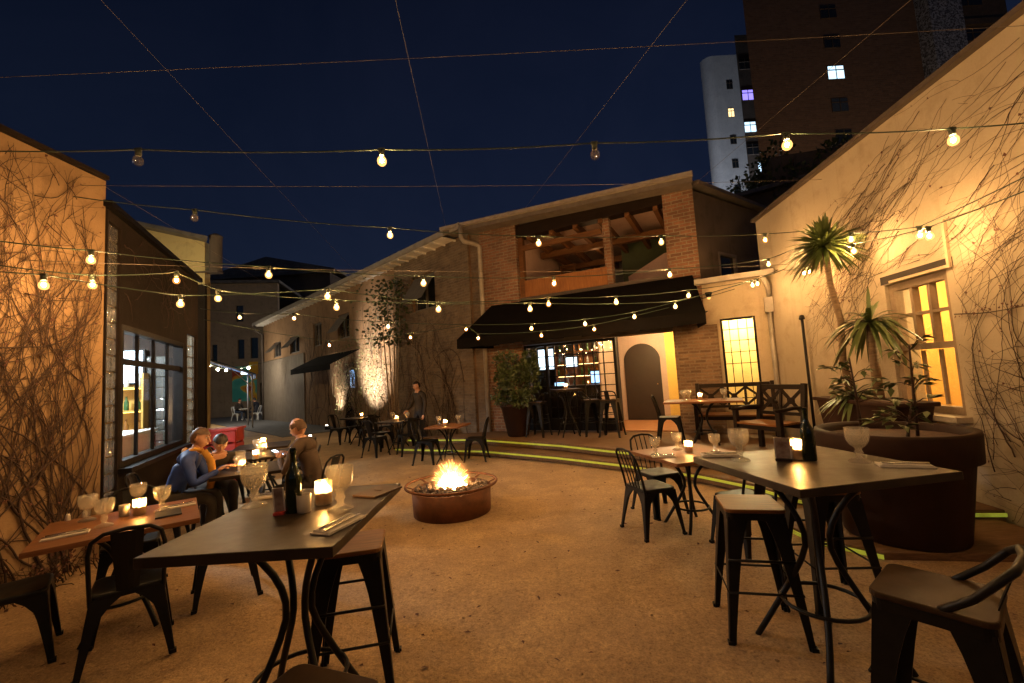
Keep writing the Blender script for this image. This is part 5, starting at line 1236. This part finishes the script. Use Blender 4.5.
# ivy and twigs on the long brick wall
random.seed(5)
v4 = thing('ivy_column', 'pale uplit ivy column climbing beside the lit doorway', 'ivy', FL[0], FL[1])
w = MB(); tips = []
for i in range(110):
    s = random.choice((random.uniform(12.6,15.3), random.uniform(10.9,11.35), random.uniform(12.5,13.4)))
    strand(w, FL, s, 0.02, math.pi/2+random.uniform(-.2,.2), random.uniform(2.5,5.2), random.uniform(.008,.018), step=.14, wob=.25, bias=math.pi/2, branch=.08, bounds=(10.8,15.7,0,5.4), tips=tips, y=-.03)
w.build('stems', M['vinelight'], v4)
def ivf():
    p = random.choice(tips) if tips else (13,0,2); return V((p[0]+random.gauss(0,.1),p[1]-abs(random.gauss(.05,.06)),p[2]+random.gauss(0,.1))), (random.gauss(0,.5),-1,random.gauss(0,.5))
w = MB(); leaves(w, 1000, ivf, (.04,.08)); w.build('leaves', M['paleleaf'], v4)
v5 = thing('bare_creeper', 'bare brown creeper spread over the brick wall between ivy and downpipe', 'vine', FL[0], FL[1])
w = MB()
w9 = MB()
for i in range(170):
    if i == 80: w, w9 = w9, w
    s = random.uniform(7.2,19.4)
    if 11.1 < s < 12.5: continue
    strand(w, FL, s, 0.02 if random.random()<.6 else random.uniform(.5,3), math.pi/2+random.uniform(-.5,.5), random.uniform(1.5,4.6), random.uniform(.006,.014), step=.15, wob=.32, bias=math.pi/2, branch=.09, bounds=(7,19.5,0,5.4), y=-.08, avoid=[(16.7,18.2,3.8,5)])
w.build('stems', M['vinelight'], v5); w9.build('stems', M['vine'], v5)
bt = thing('bamboo', 'slender green leafed tree beside the uplit ivy column', 'tree', fpt(FL,16.2,-.5,0))
w = MB()
for i in range(5):
    x, y = random.uniform(-.2,.2), random.uniform(-.15,.15); w.tube([(x*.4,y*.4,0),(x,y,1.6),(x*1.6,y*1.4,3.2),(x*2.2,y*1.6,4.6)], [.03,.025,.018,.008], 6)
w.build('trunk', M['vinelight'], bt)
def bf():
    z = random.uniform(2.9,5.0); return V((random.gauss(0,.38),random.gauss(0,.3),z)), (random.gauss(0,1),random.gauss(0,1),-.3)
w = MB(); leaves(w, 900, bf, (.08,.15)); w.build('crown', M['leaf'], bt)

# ------------------------------------------------------------------ potted plants
pot = thing('giant_pot', 'giant dark round plant pot with a stepped rim, beside the grey bar table', 'plant pot', (3.38,3.97,.06))
b = MB().lathe([(0,.0),(.42,.0),(.43,.02),(.515,.66),(.53,.665),(.565,.68),(.575,.90),(.57,.925),(.52,.925),(.505,.90),(.495,.85)], 56, cap1=False); b.build('pot_wall', M['terracotta'], pot)
b = MB().lathe([(0,.865),(.25,.862),(.505,.855)], 40, cap0=False, cap1=False); b.build('soil', M['soil'], pot)
def blade_crown(mb, c, n, ln, wd, up=(.0), droop=.5, rnd=random):
    c = V(c)
    for i in range(n):
        a = rnd.uniform(0,6.28); el = math.asin(rnd.uniform(-.45,1.0)); l = ln*rnd.uniform(.7,1.08)
        d = V((math.cos(a)*math.cos(el),math.sin(a)*math.cos(el),math.sin(el))); side = d.cross(V((0,0,1))).normalized() if abs(d.z) < .98 else V((1,0,0))
        k = 6; Lp = []; Rp = []; Mp = []
        for j in range(k+1):
            t = j/k; p = c + d*l*t + V((0,0,-droop*l*t*t*(.35+.65*math.cos(el)))); w_ = wd*(math.sin(math.pi*(.12+.88*t))**.7 if t < 1 else 0)*(1-.25*t)
            Lp.append(p+side*w_+V((0,0,w_*.35))); Rp.append(p-side*w_+V((0,0,w_*.35))); Mp.append(p)
        vs = Lp+Mp+Rp; m = k+1
        mb.add(vs, [(j,j+1,m+j+1,m+j) for j in range(k)]+[(m+j,m+j+1,2*m+j+1,2*m+j) for j in range(k)], True)
random.seed(8)
tq = thing('trough_planter', 'long brown trough planter on the deck below the amber window', 'planter', (4.32,5.35,.30), FR[1])
b = MB(); b.box((0,0,.39),(1.42,.40,.78), taper=.78); b.box((0,0,.80),(1.5,.46,.05)); b.build('trough_wall', M['trough'], tq, bevel=.012)
b = MB(); b.box((0,0,.826),(1.3,.34,.008)); b.build('soil', M['soil'], tq)
y1 = thing('sword_leaf_palm', 'tall slender trunk with a round crown of sword leaves rising from the trough', 'palm', (4.34,5.62,1.13))
b = MB(); b.tube([(0,0,0),(-.03,.03,.5),(-.02,.0,1.0),(-.10,-.0,1.5),(-.15,-.05,1.98)], [.05,.042,.038,.035,.04], 9); b.build('trunk', M['trunk'], y1)
b = MB(); blade_crown(b, (-.15,-.05,1.98), 300, .52, .026, droop=.35); b.build('crown', M['yucca'], y1)
y2 = thing('sword_leaf_palm', 'shorter sword leaf palm with arching leaves in front of the amber window', 'palm', (4.28,5.12,1.13))
b = MB(); b.tube([(0,0,0),(.01,.02,.4),(0,0,.92)], [.055,.048,.045], 9); b.build('trunk', M['trunk'], y2)
b = MB(); blade_crown(b, (0,0,.92), 64, .56, .030, droop=.7); b.build('crown', M['yucca'], y2)
y3 = thing('sword_leaf_plant', 'low spiky green plant spreading at the foot of the tall palm', 'plant', (4.22,5.42,1.12))
b = MB(); blade_crown(b, (0,0,.05), 34, .42, .026, droop=.6); b.build('leaves', M['yucca'], y3)
def leafy_stem(name, label, loc, h, clumps, nl, size, lean=(0,0)):
    t = thing(name, label, 'plant', loc)
    b = MB(); b.tube([(0,0,0),(lean[0]*.4,lean[1]*.4,h*.5),(lean[0],lean[1],h)], [.014,.011,.007], 6); l = MB()
    for i in range(clumps):
        f_ = random.uniform(.30,1.0); a = random.uniform(0,6.28); ln = random.uniform(.10,.26)*(1.2-f_*.4)
        p0 = V((lean[0]*f_,lean[1]*f_,h*f_)); p1 = p0+V((math.cos(a)*ln,math.sin(a)*ln,random.uniform(.02,.12)))
        b.tube([p0,(p0+p1)/2+V((0,0,.02)),p1], [.005,.004,.003], 4)
        for j in range(nl):
            d = V((math.cos(a+random.gauss(0,.9)),math.sin(a+random.gauss(0,.9)),random.uniform(-.5,.5))).normalized(); q = p0.lerp(p1, random.uniform(.45,1.05)); s = random.uniform(.6,1.1)*size
            sd_ = d.cross(V((0,0,1))).normalized()*s*.22
            l.add([q,q+d*s*.5+sd_+V((0,0,.01)),q+d*s+V((0,0,-.015)),q+d*s*.5-sd_+V((0,0,.01))],[(0,1,2,3)], True)
    b.build('stem', M['vine'], t); l.build('leaves', M['potleaf'], t)
leafy_stem('leafy_plant', 'thin single stemmed little tree in the giant pot before the window', (3.52,3.86,.92), .80, 11, 5, .12, (.03,0))
leafy_stem('leafy_plant', 'bushy green plant growing in the far side of the giant pot', (3.24,4.12,.92), .72, 17, 5, .12, (-.02,.02))
leafy_stem('leafy_plant', 'low leafy sprig drooping over the soil of the giant pot', (3.36,3.78,.92), .20, 9, 4, .14, (.02,-.02))
rp = thing('clay_pot', 'small reddish clay pot half hidden behind the giant pot', 'plant pot', (3.02,4.72,.30)); b = MB().lathe([(0,0),(.11,0),(.15,.26),(.165,.27),(.165,.32),(.14,.32),(.13,.28),(0,.27)],20); b.build('pot_wall', mat('red_clay', (.30,.09,.045), (.2,.06,.03), .7), rp)
bp_ = thing('shrub_pot', 'tall dark tapered pot standing on the deck at the bar window corner', 'plant pot', (.02,10.0,.30))
b = MB().lathe([(0,0),(.22,0),(.24,.02),(.36,.66),(.39,.67),(.39,.74),(.34,.74),(.33,.68),(0,.66)], 28); b.build('pot_wall', M['terracotta'], bp_)
bs = thing('round_shrub', 'dense round dark green shrub growing in the tall tapered pot', 'shrub', (.02,10.0,.96))
b = MB(); cl = []
for i in range(22):
    a = random.uniform(0,6.28); r_ = .42*math.sqrt(random.random()); z = random.uniform(.2,1.15); p = V((r_*math.cos(a),r_*math.sin(a),z)); cl.append((p, random.uniform(.14,.26))); b.tube([(0,0,0),p*.5+V((0,0,.1)),p],[.02,.012,.005],5)
b.build('stems', M['vine'], bs)
def sf():
    c, r_ = random.choice(cl); d = V((random.gauss(0,1),random.gauss(0,1),random.gauss(0,1))).normalized(); return c+d*r_*random.random()**.35, d
b = MB(); leaves(b, 3200, sf, (.05,.095)); b.build('crown', M['leaf'], bs)

# ------------------------------------------------------------------ people
def lookM(loc, f, up=(0,0,1)):
    f = V(f).normalized(); r_ = f.cross(V(up)).normalized(); u = r_.cross(f)
    m_ = Matrix((r_, f, u)).transposed().to_4x4(); m_.translation = V(loc); return m_
def head_mb(mb, Mx, mi):
    mb.mi = mi; n0 = len(mb.v); b = MB(); b.ball((0,0,0), 1, (.074,.094,.112), 18, 14)
    for i, p in enumerate(b.v):
        x, y, z = p
        if z < -.02: k = 1-(-.02-z)*2.6*(1 if y > -.02 else 1.6); x *= max(.45,k); y = y*max(.6,1-(-.02-z)*.9) + (.012 if y > 0 else 0)
        if abs(z-.018) < .02 and y > .05 and .012 < abs(x) < .05: y -= .008
        b.v[i] = (x,y,z)
    b.tube([(0,.088,.022),(0,.100,-.004),(0,.112,-.022),(0,.098,-.030)], [.006,.010,.013,.008], 7)
    b.tube([(-.022,.088,-.052),(0,.097,-.050),(.022,.088,-.052)], .006, 6); b.tube([(-.020,.087,-.060),(0,.095,-.061),(.020,.087,-.060)], .006, 6)
    for s_ in (-1,1):
        b.ball((s_*.074,-.004,-.004), .024, (.35,.7,1.2), 8, 6); b.tube([(s_*.014,.091,.035),(s_*.03,.089,.040),(s_*.046,.078,.036)], .0045, 5)
    mb.add(b.v, b.f, True, Mx)
    b = MB()
    for s_ in (-1,1): b.ball((s_*.030,.081,.018), .009, n=8, k=6)
    mb.mi = 4; mb.add(b.v, b.f, True, Mx)
    b = MB()
    for s_ in (-1,1): b.ball((s_*.031,.0875,.018), .005, n=6, k=4)
    mb.mi = 5; mb.add(b.v, b.f, True, Mx)
def hand_mb(mb, wr, d, up, mi, side, curl=.5):
    mb.mi = mi; Mx = lookM(wr, d, up)
    mb.ball((0,.045,0), .045, (.9,1.15,.38), 10, 7, M=Mx)
    for i, (x, l) in enumerate(((-.030,.062),(-.010,.074),(.011,.070),(.031,.052))):
        p = [V((x,.075,0))]; a = -.15
        for sg in (.45,.32,.23): p.append(p[-1]+V((x*.10,math.cos(a),math.sin(a)))*l*sg); a -= curl
        mb.tube(p, [.0098,.0092,.0085,.0066], 6, M=Mx)
    mb.tube([(-side*.030,.025,-.004),(-side*.056,.052,-.014),(-side*.058,.082,-.022)], [.0125,.0105,.008], 6, M=Mx)
def person(label, loc, rz, mats, pelvis_z=.53, sit=True, lean=.1, side=0, headdir=(0,1,-.2), wrL=(-.2,.4,.75), wrR=(.2,.4,.75), group=None, hair=None, hairm=None, scarf=False, stride=0, hd_off=(0,0,0)):
    pv = V((0,0,pelvis_z)); ax = V((math.sin(side),math.sin(lean),math.cos(lean))).normalized()
    sp = pv+ax*.22; ch = pv+ax*.40+V((0,.01,0)); nb = pv+ax*.50+V((0,.015,0)); nk = nb+(ax+V((0,.25,0))).normalized()*.07
    hd = nk+V((0,.035,.125))+V(hd_off)
    pts = {'pv':pv,'sp':sp,'ch':ch,'nb':nb,'nk':nk,'hb':nk+(hd-nk)*.55}
    rad = {'pv':.135,'sp':.13,'ch':.15,'nb':.085,'nk':.056,'hb':.052}
    ed = [('pv','sp'),('sp','ch'),('ch','nb'),('nb','nk'),('nk','hb')]
    for n_, s_, wr in (('L',-1,V(wrL)),('R',1,V(wrR))):
        sh = nb+V((s_*.175,-.01,-.035)); dv = wr-sh
        L1, L2 = .29, .26; dist = min(dv.length, L1+L2-.01); wr = sh+dv.normalized()*dist
        a_ = (L1*L1-L2*L2+dist*dist)/(2*dist); hgt = math.sqrt(max(0,L1*L1-a_*a_)); pole = V((s_*.6,-.5,-.8)); dn = dv.normalized(); pole = (pole-dn*pole.dot(dn)).normalized()
        el = sh+dn*a_+pole*hgt
        pts.update({'sh'+n_:sh,'el'+n_:el,'wr'+n_:wr}); rad.update({'sh'+n_:.075,'el'+n_:.052,'wr'+n_:.034}); ed += [('nb','sh'+n_),('sh'+n_,'el'+n_),('el'+n_,'wr'+n_)]
        hp = pv+V((s_*.10,0.02,-.02))
        if sit: kn = hp+V((s_*.05,.42,.0)); an = V((kn.x,kn.y-.02,.09)); toe = an+V((s_*.02,.15,-.045))
        else: kn = hp+V((s_*.01,.05+stride*s_*.12,-.41)); an = V((s_*.11,-.02+stride*s_*.22,.09)); toe = an+V((s_*.02,.16,-.045))
        pts.update({'hp'+n_:hp,'kn'+n_:kn,'an'+n_:an,'to'+n_:toe}); rad.update({'hp'+n_:.092,'kn'+n_:.062,'an'+n_:.045,'to'+n_:.040}); ed += [('pv','hp'+n_),('hp'+n_,'kn'+n_),('kn'+n_,'an'+n_),('an'+n_,'to'+n_)]
    keys = list(pts); me = bpy.data.meshes.new('tmp'); me.from_pydata([pts[k] for k in keys], [(keys.index(a),keys.index(b)) for a,b in ed], [])
    ob = bpy.data.objects.new('tmp', me); col.objects.link(ob); ob.modifiers.new('s','SKIN')
    for i, k in enumerate(keys):
        sv = me.skin_vertices[0].data[i]; r_ = rad[k]; sv.radius = (r_, r_*(.8 if k in ('pv','sp','ch') else 1)); sv.use_root = (k == 'pv')
    ss = ob.modifiers.new('ss','SUBSURF'); ss.levels = 2; ss.render_levels = 2
    bpy.context.view_layer.update()
    ev = ob.evaluated_get(bpy.context.evaluated_depsgraph_get()); em_ = ev.to_mesh()
    vs = [v.co.copy() for v in em_.vertices]; fs = [tuple(p.vertices) for p in em_.polygons]; ev.to_mesh_clear(); bpy.data.objects.remove(ob); bpy.data.meshes.remove(me)
    vs = [v+noise.noise_vector(v*9)*.012 for v in vs]
    def seg(p, a, b):
        ab = b-a; t = max(0,min(1,(p-a).dot(ab)/max(1e-9,ab.length_squared))); return (p-(a+ab*t)).length
    mb = MB(); mb.v = [tuple(v) for v in vs]
    for f in fs:
        c = sum((vs[i] for i in f), V())/len(f); best = min(ed, key=lambda e: seg(c, pts[e[0]], pts[e[1]])); e1 = best[1][:2]
        mi = 0
        if e1 == 'hb' or (e1 == 'nk' and (c-nb).dot(nk-nb) > .6*(nk-nb).length_squared): mi = 2
        elif e1 in ('hp','kn'): mi = 1
        elif e1 == 'an': mi = 1
        elif e1 == 'to': mi = 3
        mb.f.append(f); mb.m.append(mi); mb.sm.append(True)
    Mh = lookM(hd, headdir)
    head_mb(mb, Mh, 2)
    for n_, s_ in (('L',-1),('R',1)):
        d = (pts['wr'+n_]-pts['el'+n_]).normalized(); hand_mb(mb, pts['wr'+n_]-d*.01, d, (0,0,1) if abs(d.z)<.9 else (0,-1,0), 2, s_)
    o = mb.build('person', [M[mats[0]],M[mats[1]],M['skin'],M[mats[2]],M['whitepaint'],M['hairdark']], None, loc, rz)
    tag(o, label, 'person', group)
    if hair:
        h = MB(); b = MB(); b.ball((0,0,0), 1, (.083,.106,.121), 18, 14); keep = []
        for f in b.f:
            c = sum((V(b.v[i]) for i in f), V())/len(f)
            if hair == 'short': ok = c.z > .045 or (c.y < -.01 and c.z > -.05)
            elif hair == 'crop': ok = (c.y < -.025 and -.06 < c.z < .065) or (abs(c.x) > .05 and c.y < .02 and -.01 < c.z < .06)
            else: ok = c.z > .05 or (c.y < .035 and c.z > -.16)
            if ok: keep.append(f)
        if hair == 'long':
            for i, p in enumerate(b.v):
                if p[2] < 0: b.v[i] = (p[0]*1.12, p[1]*1.05-.01, p[2]*1.35)
        b.v = [tuple(V(p)+noise.noise_vector(V(p)*40)*.007) for p in b.v]
        h.add(b.v, keep, True, Mh); h.build('hair', M[hairm], o)
    if scarf:
        s = MB(); c = nb+V((0,.01,.045)); s.tube([c+V((.075*math.cos(R(i*20)),.075*math.sin(R(i*20)),.015*math.sin(R(i*60)))) for i in range(18)], .030, 8, True)
        f0 = c+V((.03,.11,-.01)); s.tube([f0,f0+V((.02,.07,-.12)),f0+V((.03,.09,-.28)),f0+V((.02,.06,-.42))], [.034,.04,.04,.036], 8); s.build('scarf', M['yellowscarf'], o)
    return o, Mh, pts
random.seed(2)
person('person in a blue jacket and mustard scarf leaning over the diners\' table', (-3.90,4.86,0), face(.92,.40), ('bluejacket','darkcloth','darkcloth'), lean=.42, headdir=(.25,1,-.25), wrL=(-.16,.52,.78), wrR=(.14,.50,.80), hair='short', hairm='hairbrown', scarf=True)
person('dark haired person bent low over the table beside the blue jacket', (-4.05,5.72,0), face(.76,-.65), ('darkcloth','darkcloth','darkcloth'), lean=.78, headdir=(.1,1,-.8), wrL=(-.2,.55,.80), wrR=(.18,.55,.80), hair='short', hairm='hairdark')
o_, Mh_, p_ = person('bald man in a dark brown jacket looking at a lit phone', (-2.42,5.24,0), face(-.97,.10), ('brownjacket','darkcloth','darkcloth'), lean=.30, headdir=(.05,1,-.42), wrL=(-.10,.40,.86), wrR=(.10,.40,.86), hair='crop', hairm='hairbrown')
wl_ = o_.matrix_basis @ V((0,.50,.90))
ph = MB(); ph.box((0,0,0),(.075,.15,.009)); pho = ph.build('mobile_phone', M['black'], None, wl_, 0, .003, rot=(R(28),0,face(-.97,.10))); tag(pho, 'lit mobile phone held by the bald man over the table', 'phone')
q = MB(); q.box((0,0,.006),(.066,.135,.002)); q.build('phone_screen', M['phone'], pho)
person('person in dark clothes standing by the tables at the long brick wall', (-2.49,11.25,0), face(-.55,-.8), ('darkcloth','navycloth','darkcloth'), pelvis_z=.88, sit=False, lean=.03, headdir=(.1,1,-.15), wrL=(-.24,.12,.80), wrR=(.22,.25,.95), hair='short', hairm='hairdark', stride=.3)
ga = 'people sitting on white chairs in the far alley'
mwc = Proto(copy_tree(CH1.o))
for ch_ in ALLKIDS(mwc.o):
    ch_.data = ch_.data.copy(); ch_.data.materials[0] = M['whitepaint']
for x, y, fx, fy, l1, l2, mt in ((-16.7,26.0,.95,-.2,'seated person in blue jeans nearest the mural in the far alley','white metal chair nearest the mural in the far alley',('darkcloth','jeans','white')),
                       (-15.3,25.6,-.9,.1,'seated person in dark clothes beside the far downpipe in the alley','white metal chair beside the far downpipe in the alley',('navycloth','navycloth','white'))):
    person(l1, (x,y,0), face(fx,fy), mt, lean=.15, wrL=(-.2,.35,.7), wrR=(.2,.35,.7), hair='short', hairm='hairdark', group=ga)
    mwc.put((x-.02*fx,y-.02*fy,0), face(fx,fy), l2, 'chair', 'white chairs in the far alley')
at_ = make_table('dining_table', 'small pale table between the seated pair in the far alley', .6, .6, .72, M['whitepaint'], foot=.22); at_.location = (-16.0,25.8,0)

# ------------------------------------------------------------------ festoon strings
random.seed(4)
def holder(c, lit, parent, dim=False):
    c = V(c)
    h = MB(); h.lathe([(0,0),(.017,0),(.021,-.012),(.021,-.045),(.017,-.05),(0,-.05)][::-1], 10, c); h.box(c+V((0,0,.0)),(.05,.018,.02)); ho = h.build('lamp_holder', M['socket'], parent)
    b = MB(); b.lathe([(.012,-.048),(.020,-.058),(.031,-.073),(.035,-.091),(.031,-.110),(.018,-.124),(0,-.128)], 12, c)
    b.build('bulb', (M['bulbdim'] if dim else M['bulb']) if lit else M['bulbglass'], ho)
    if lit:
        f = MB(); f.ball(c+V((0,0,-.087)), .0135, (1,1,1.25), 8, 6); f.build('filament', M['filamentdim'] if dim else M['filament'], ho)
    else:
        f = MB(); f.tube([c+V((-.012,0,-.06)),c+V((-.014,0,-.10)),c+V((0,0,-.112)),c+V((.014,0,-.10)),c+V((.012,0,-.06))], .0022, 4); f.build('filament', M['steel'], ho)
def festoon(pts, label):
    """pts: (x, y, z, state) along the cable; state 0 = bare cable point, 1 = lit bulb, 2 = unlit bulb, 3 = dim bulb"""
    c = MB(); path = []
    for i in range(len(pts)-1):
        a, b = V(pts[i][:3]), V(pts[i+1][:3]); d = (b-a).length
        for k in range(8):
            t = k/8; path.append(a.lerp(b, t) + V((0,0,-.012*d*4*t*(1-t))))
    path.append(V(pts[-1][:3]))
    c.tube(path, .0055, 5)
    o = c.build('festoon_cable', M['cable']); tag(o, label, 'string lights', 'festoon strings over the courtyard')
    for p in pts:
        if p[3]: holder(p[:3], p[3] != 2, o, p[3] == 3)
festoon([(-4.56,3.2,3.70,0),(-2.78,3.16,3.56,2),(-.9,3.12,3.42,1),(.7,3.08,3.35,2),(2.11,3.05,3.32,1),(3.31,3.03,3.27,1),(4.38,3.0,3.3,0)], 'highest festoon cable closest to the camera, with two unlit bulbs')
festoon([(-4.45,4.3,3.78,0),(-3.34,4.5,3.65,2),(-1.34,4.87,3.46,1),(.4,5.19,3.36,1),(2.02,5.49,3.37,1),(3.55,5.78,3.4,3),(4.68,6.0,3.5,0)], 'second festoon cable with one unlit bulb near the glass block corner')
festoon([(-4.48,3.6,3.1,0),(-3.8,3.84,3.03,1),(-2.56,4.52,2.98,1),(-1.01,5.04,2.91,1),(.6,5.59,2.93,3),(2.35,6.17,3.08,1),(4.18,6.79,3.29,1),(4.8,7.0,3.5,0)], 'festoon cable from the vine wall to the far end of the cream wall')
festoon([(-4.5,3.2,2.78,0),(-3.83,3.48,2.72,1),(-3.39,4.37,2.69,1),(-2.08,4.86,2.78,1),(-.89,5.3,2.63,1),(.53,5.82,2.7,3),(1.55,6.2,2.73,1),(2.8,6.66,2.84,1),(4.09,7.14,3.03,1),(4.85,7.42,3.25,0)], 'low festoon cable crossing in front of the black awning')
festoon([(-4.5,3.7,2.9,0),(-3.86,3.92,2.82,1),(-3.55,4.52,2.98,3),(-3.2,4.66,2.79,1),(-2.07,5.08,2.69,1),(.28,5.97,2.67,1),(2.66,6.87,2.71,1),(4.4,7.53,3.12,1),(4.9,7.7,3.3,0)], 'low festoon cable from the glass block corner to the annex gutter')
festoon([(-5.9,8.1,3.3,0),(-5.18,8.15,3.18,1),(-4.11,8.09,3.09,1),(-2.3,7.99,2.81,1),(.37,7.84,2.6,1),(1.35,7.79,2.62,1),(2.24,7.74,2.69,1),(4.7,7.6,3.2,0)], 'far festoon cable from the end of the window wall to the annex')
festoon([(-5.9,8.2,3.1,0),(-3.89,9.12,2.64,3),(-2.1,8.88,2.68,3),(-.92,8.72,2.76,3),(-.68,8.68,2.56,3),(.59,8.51,2.52,3),(1.62,8.37,2.57,3),(4.4,8.3,3.1,0)], 'farthest festoon cable with small dim amber bulbs')
festoon([(4.75,7.3,3.2,0),(4.37,6.27,3.01,1),(4.24,5.19,3.17,1),(4.12,4.2,2.9,1),(4.3,3.0,3.1,0)], 'festoon cable along the cream wall past the tall palm')
festoon([(4.78,7.2,3.1,0),(4.35,6.12,2.99,3),(4.24,5.17,3.02,1),(4.11,4.1,2.86,1),(4.28,2.9,2.95,0)], 'second festoon cable along the cream wall, just below the first')
festoon([(-4.58,1.0,3.75,0),(-2.9,1.1,3.55,1),(-1.2,1.2,3.45,1),(.6,1.25,3.4,1),(2.3,1.2,3.42,1),(4.2,1.1,3.6,0)], 'assumed festoon cable directly above the high tables, out of sight of the lens')  # assumed string out of view, continuing the rows, added to light the foreground
festoon([(-4.6,-1.2,3.7,0),(-3.0,-1.1,3.5,1),(-1.0,-1.0,3.4,1),(1.0,-1.0,3.4,1),(2.8,-1.1,3.5,1),(4.0,-.4,3.6,0)], 'assumed festoon cable behind the photographer at the near end of the courtyard')  # second assumed string, also unseen and added for light on the foreground
def guy(a, b, label, sag=.0, r=.0026):
    a, b = V(a), V(b); d = (b-a).length
    c = MB(); c.tube([a.lerp(b,t/14)+V((0,0,-sag*4*(t/14)*(1-t/14))) for t in range(15)], r, 4); tag(c.build('guy_wire', M['wire']), label, 'wire', 'thin steel wires over the courtyard')
ec = fpt(FF,-.4,-.45,EH)
guy((-2.95,.6,5.05), fpt(FL,14.0,-.5,EH), 'thin steel wire slanting from above the vine wall to the brick building eave')
guy((-.72,2.2,4.9), ec, 'thin steel wire running up from the eave corner by the downpipe')
guy((1.95,2.4,4.75), fpt(FF,1.9,-.5,EH-.03), 'thin steel wire running up from the gallery roof edge')
guy((3.75,2.2,4.68), fpt(FF,5.5,-.1,EH-.35), 'thin steel wire from the brick gallery pier up over the cream wall')
guy((-4.55,3.1,4.18), (4.45,3.3,4.25), 'thin dark wire crossing high in front of the night sky', .02, .0025)
guy((-4.5,4.4,3.95), (4.75,6.2,4.3), 'thin steel wire from the glass block corner across to the cream wall', .05)
guy((-4.5,4.6,4.08), fpt(FL,8.0,-.5,EH-.1), 'thin steel wire from the glass block corner over the dark bay')
guy((-4.5,3.9,3.0), (4.85,7.3,3.3), 'thin steel wire just below the courtyard festoon cables', .12)

# ------------------------------------------------------------------ night sky, camera, render settings
wd = bpy.data.worlds.new('World'); sc.world = wd; wd.use_nodes = True
nt = wd.node_tree; bg = nt.nodes['Background']
sk = nt.nodes.new('ShaderNodeTexSky'); sk.sky_type = 'NISHITA'; sk.sun_disc = False
sk.sun_elevation = R(SUN_EL); sk.sun_rotation = R(200); sk.altitude = 1200; sk.air_density = 1.0; sk.dust_density = .3; sk.ozone_density = 6
hs = nt.nodes.new('ShaderNodeHueSaturation'); hs.inputs['Saturation'].default_value = .72; nt.links.new(sk.outputs[0], hs.inputs['Color'])
tcw = nt.nodes.new('ShaderNodeTexCoord'); cl_ = ramp(nt, noise_n(nt, tcw.outputs['Generated'], 2.6, 6, .6, .8), [(.35,(.70,1.12,1.12)),(.7,(1.0,1.42,1.32))])
sz_ = nt.nodes.new('ShaderNodeSeparateXYZ'); nt.links.new(tcw.outputs['Generated'], sz_.inputs[0])
hg_ = ramp(nt, sz_.outputs[2], [(.05,(1.55,1.75,1.6)),(.35,(1.0,1.05,1.05)),(.75,(.72,.72,.78))])
nt.links.new(mix(nt, 1.0, mix(nt, 1.0, hs.outputs[0], cl_, 'MULTIPLY'), hg_, 'MULTIPLY'), bg.inputs['Color']); bg.inputs['Strength'].default_value = SKY
sl = bpy.data.lights.new('dusk_sun', 'SUN'); sl.energy = .012; sl.angle = R(5); sl.color = (.6,.75,1)
so = bpy.data.objects.new('dusk_sun', sl); col.objects.link(so); so.rotation_euler = (R(60),0,R(200))

cam = bpy.data.cameras.new('camera'); cam.sensor_width = 36; cam.lens = 430/1024*36; cam.clip_end = 600; cam.clip_start = .05
co = bpy.data.objects.new('camera', cam); col.objects.link(co); sc.camera = co
p_, r_ = R(4.7), R(3.4)
fwd = V((0,math.cos(p_),math.sin(p_))); up0 = V((0,-math.sin(p_),math.cos(p_))); r0 = V((1,0,0))
right = r0*math.cos(r_)-up0*math.sin(r_); up = r0*math.sin(r_)+up0*math.cos(r_)
mm = Matrix((right, up, -fwd)).transposed().to_4x4(); mm.translation = (0,0,1.65); co.matrix_world = mm

vs_ = sc.view_settings; vs_.view_transform = 'Standard'; vs_.look = 'None'; vs_.gamma = 1; vs_.exposure = EXPO; vs_.use_curve_mapping = False
cy = sc.cycles
cy.use_denoising = True; cy.denoiser = 'OPENIMAGEDENOISE'; cy.use_light_tree = True
cy.max_bounces = 7; cy.diffuse_bounces = 3; cy.glossy_bounces = 3; cy.transmission_bounces = 4; cy.transparent_max_bounces = 16; cy.volume_bounces = 0
cy.sample_clamp_indirect = 3; cy.sample_clamp_direct = 0; cy.caustics_reflective = False; cy.caustics_refractive = False
cy.volume_max_steps = 64
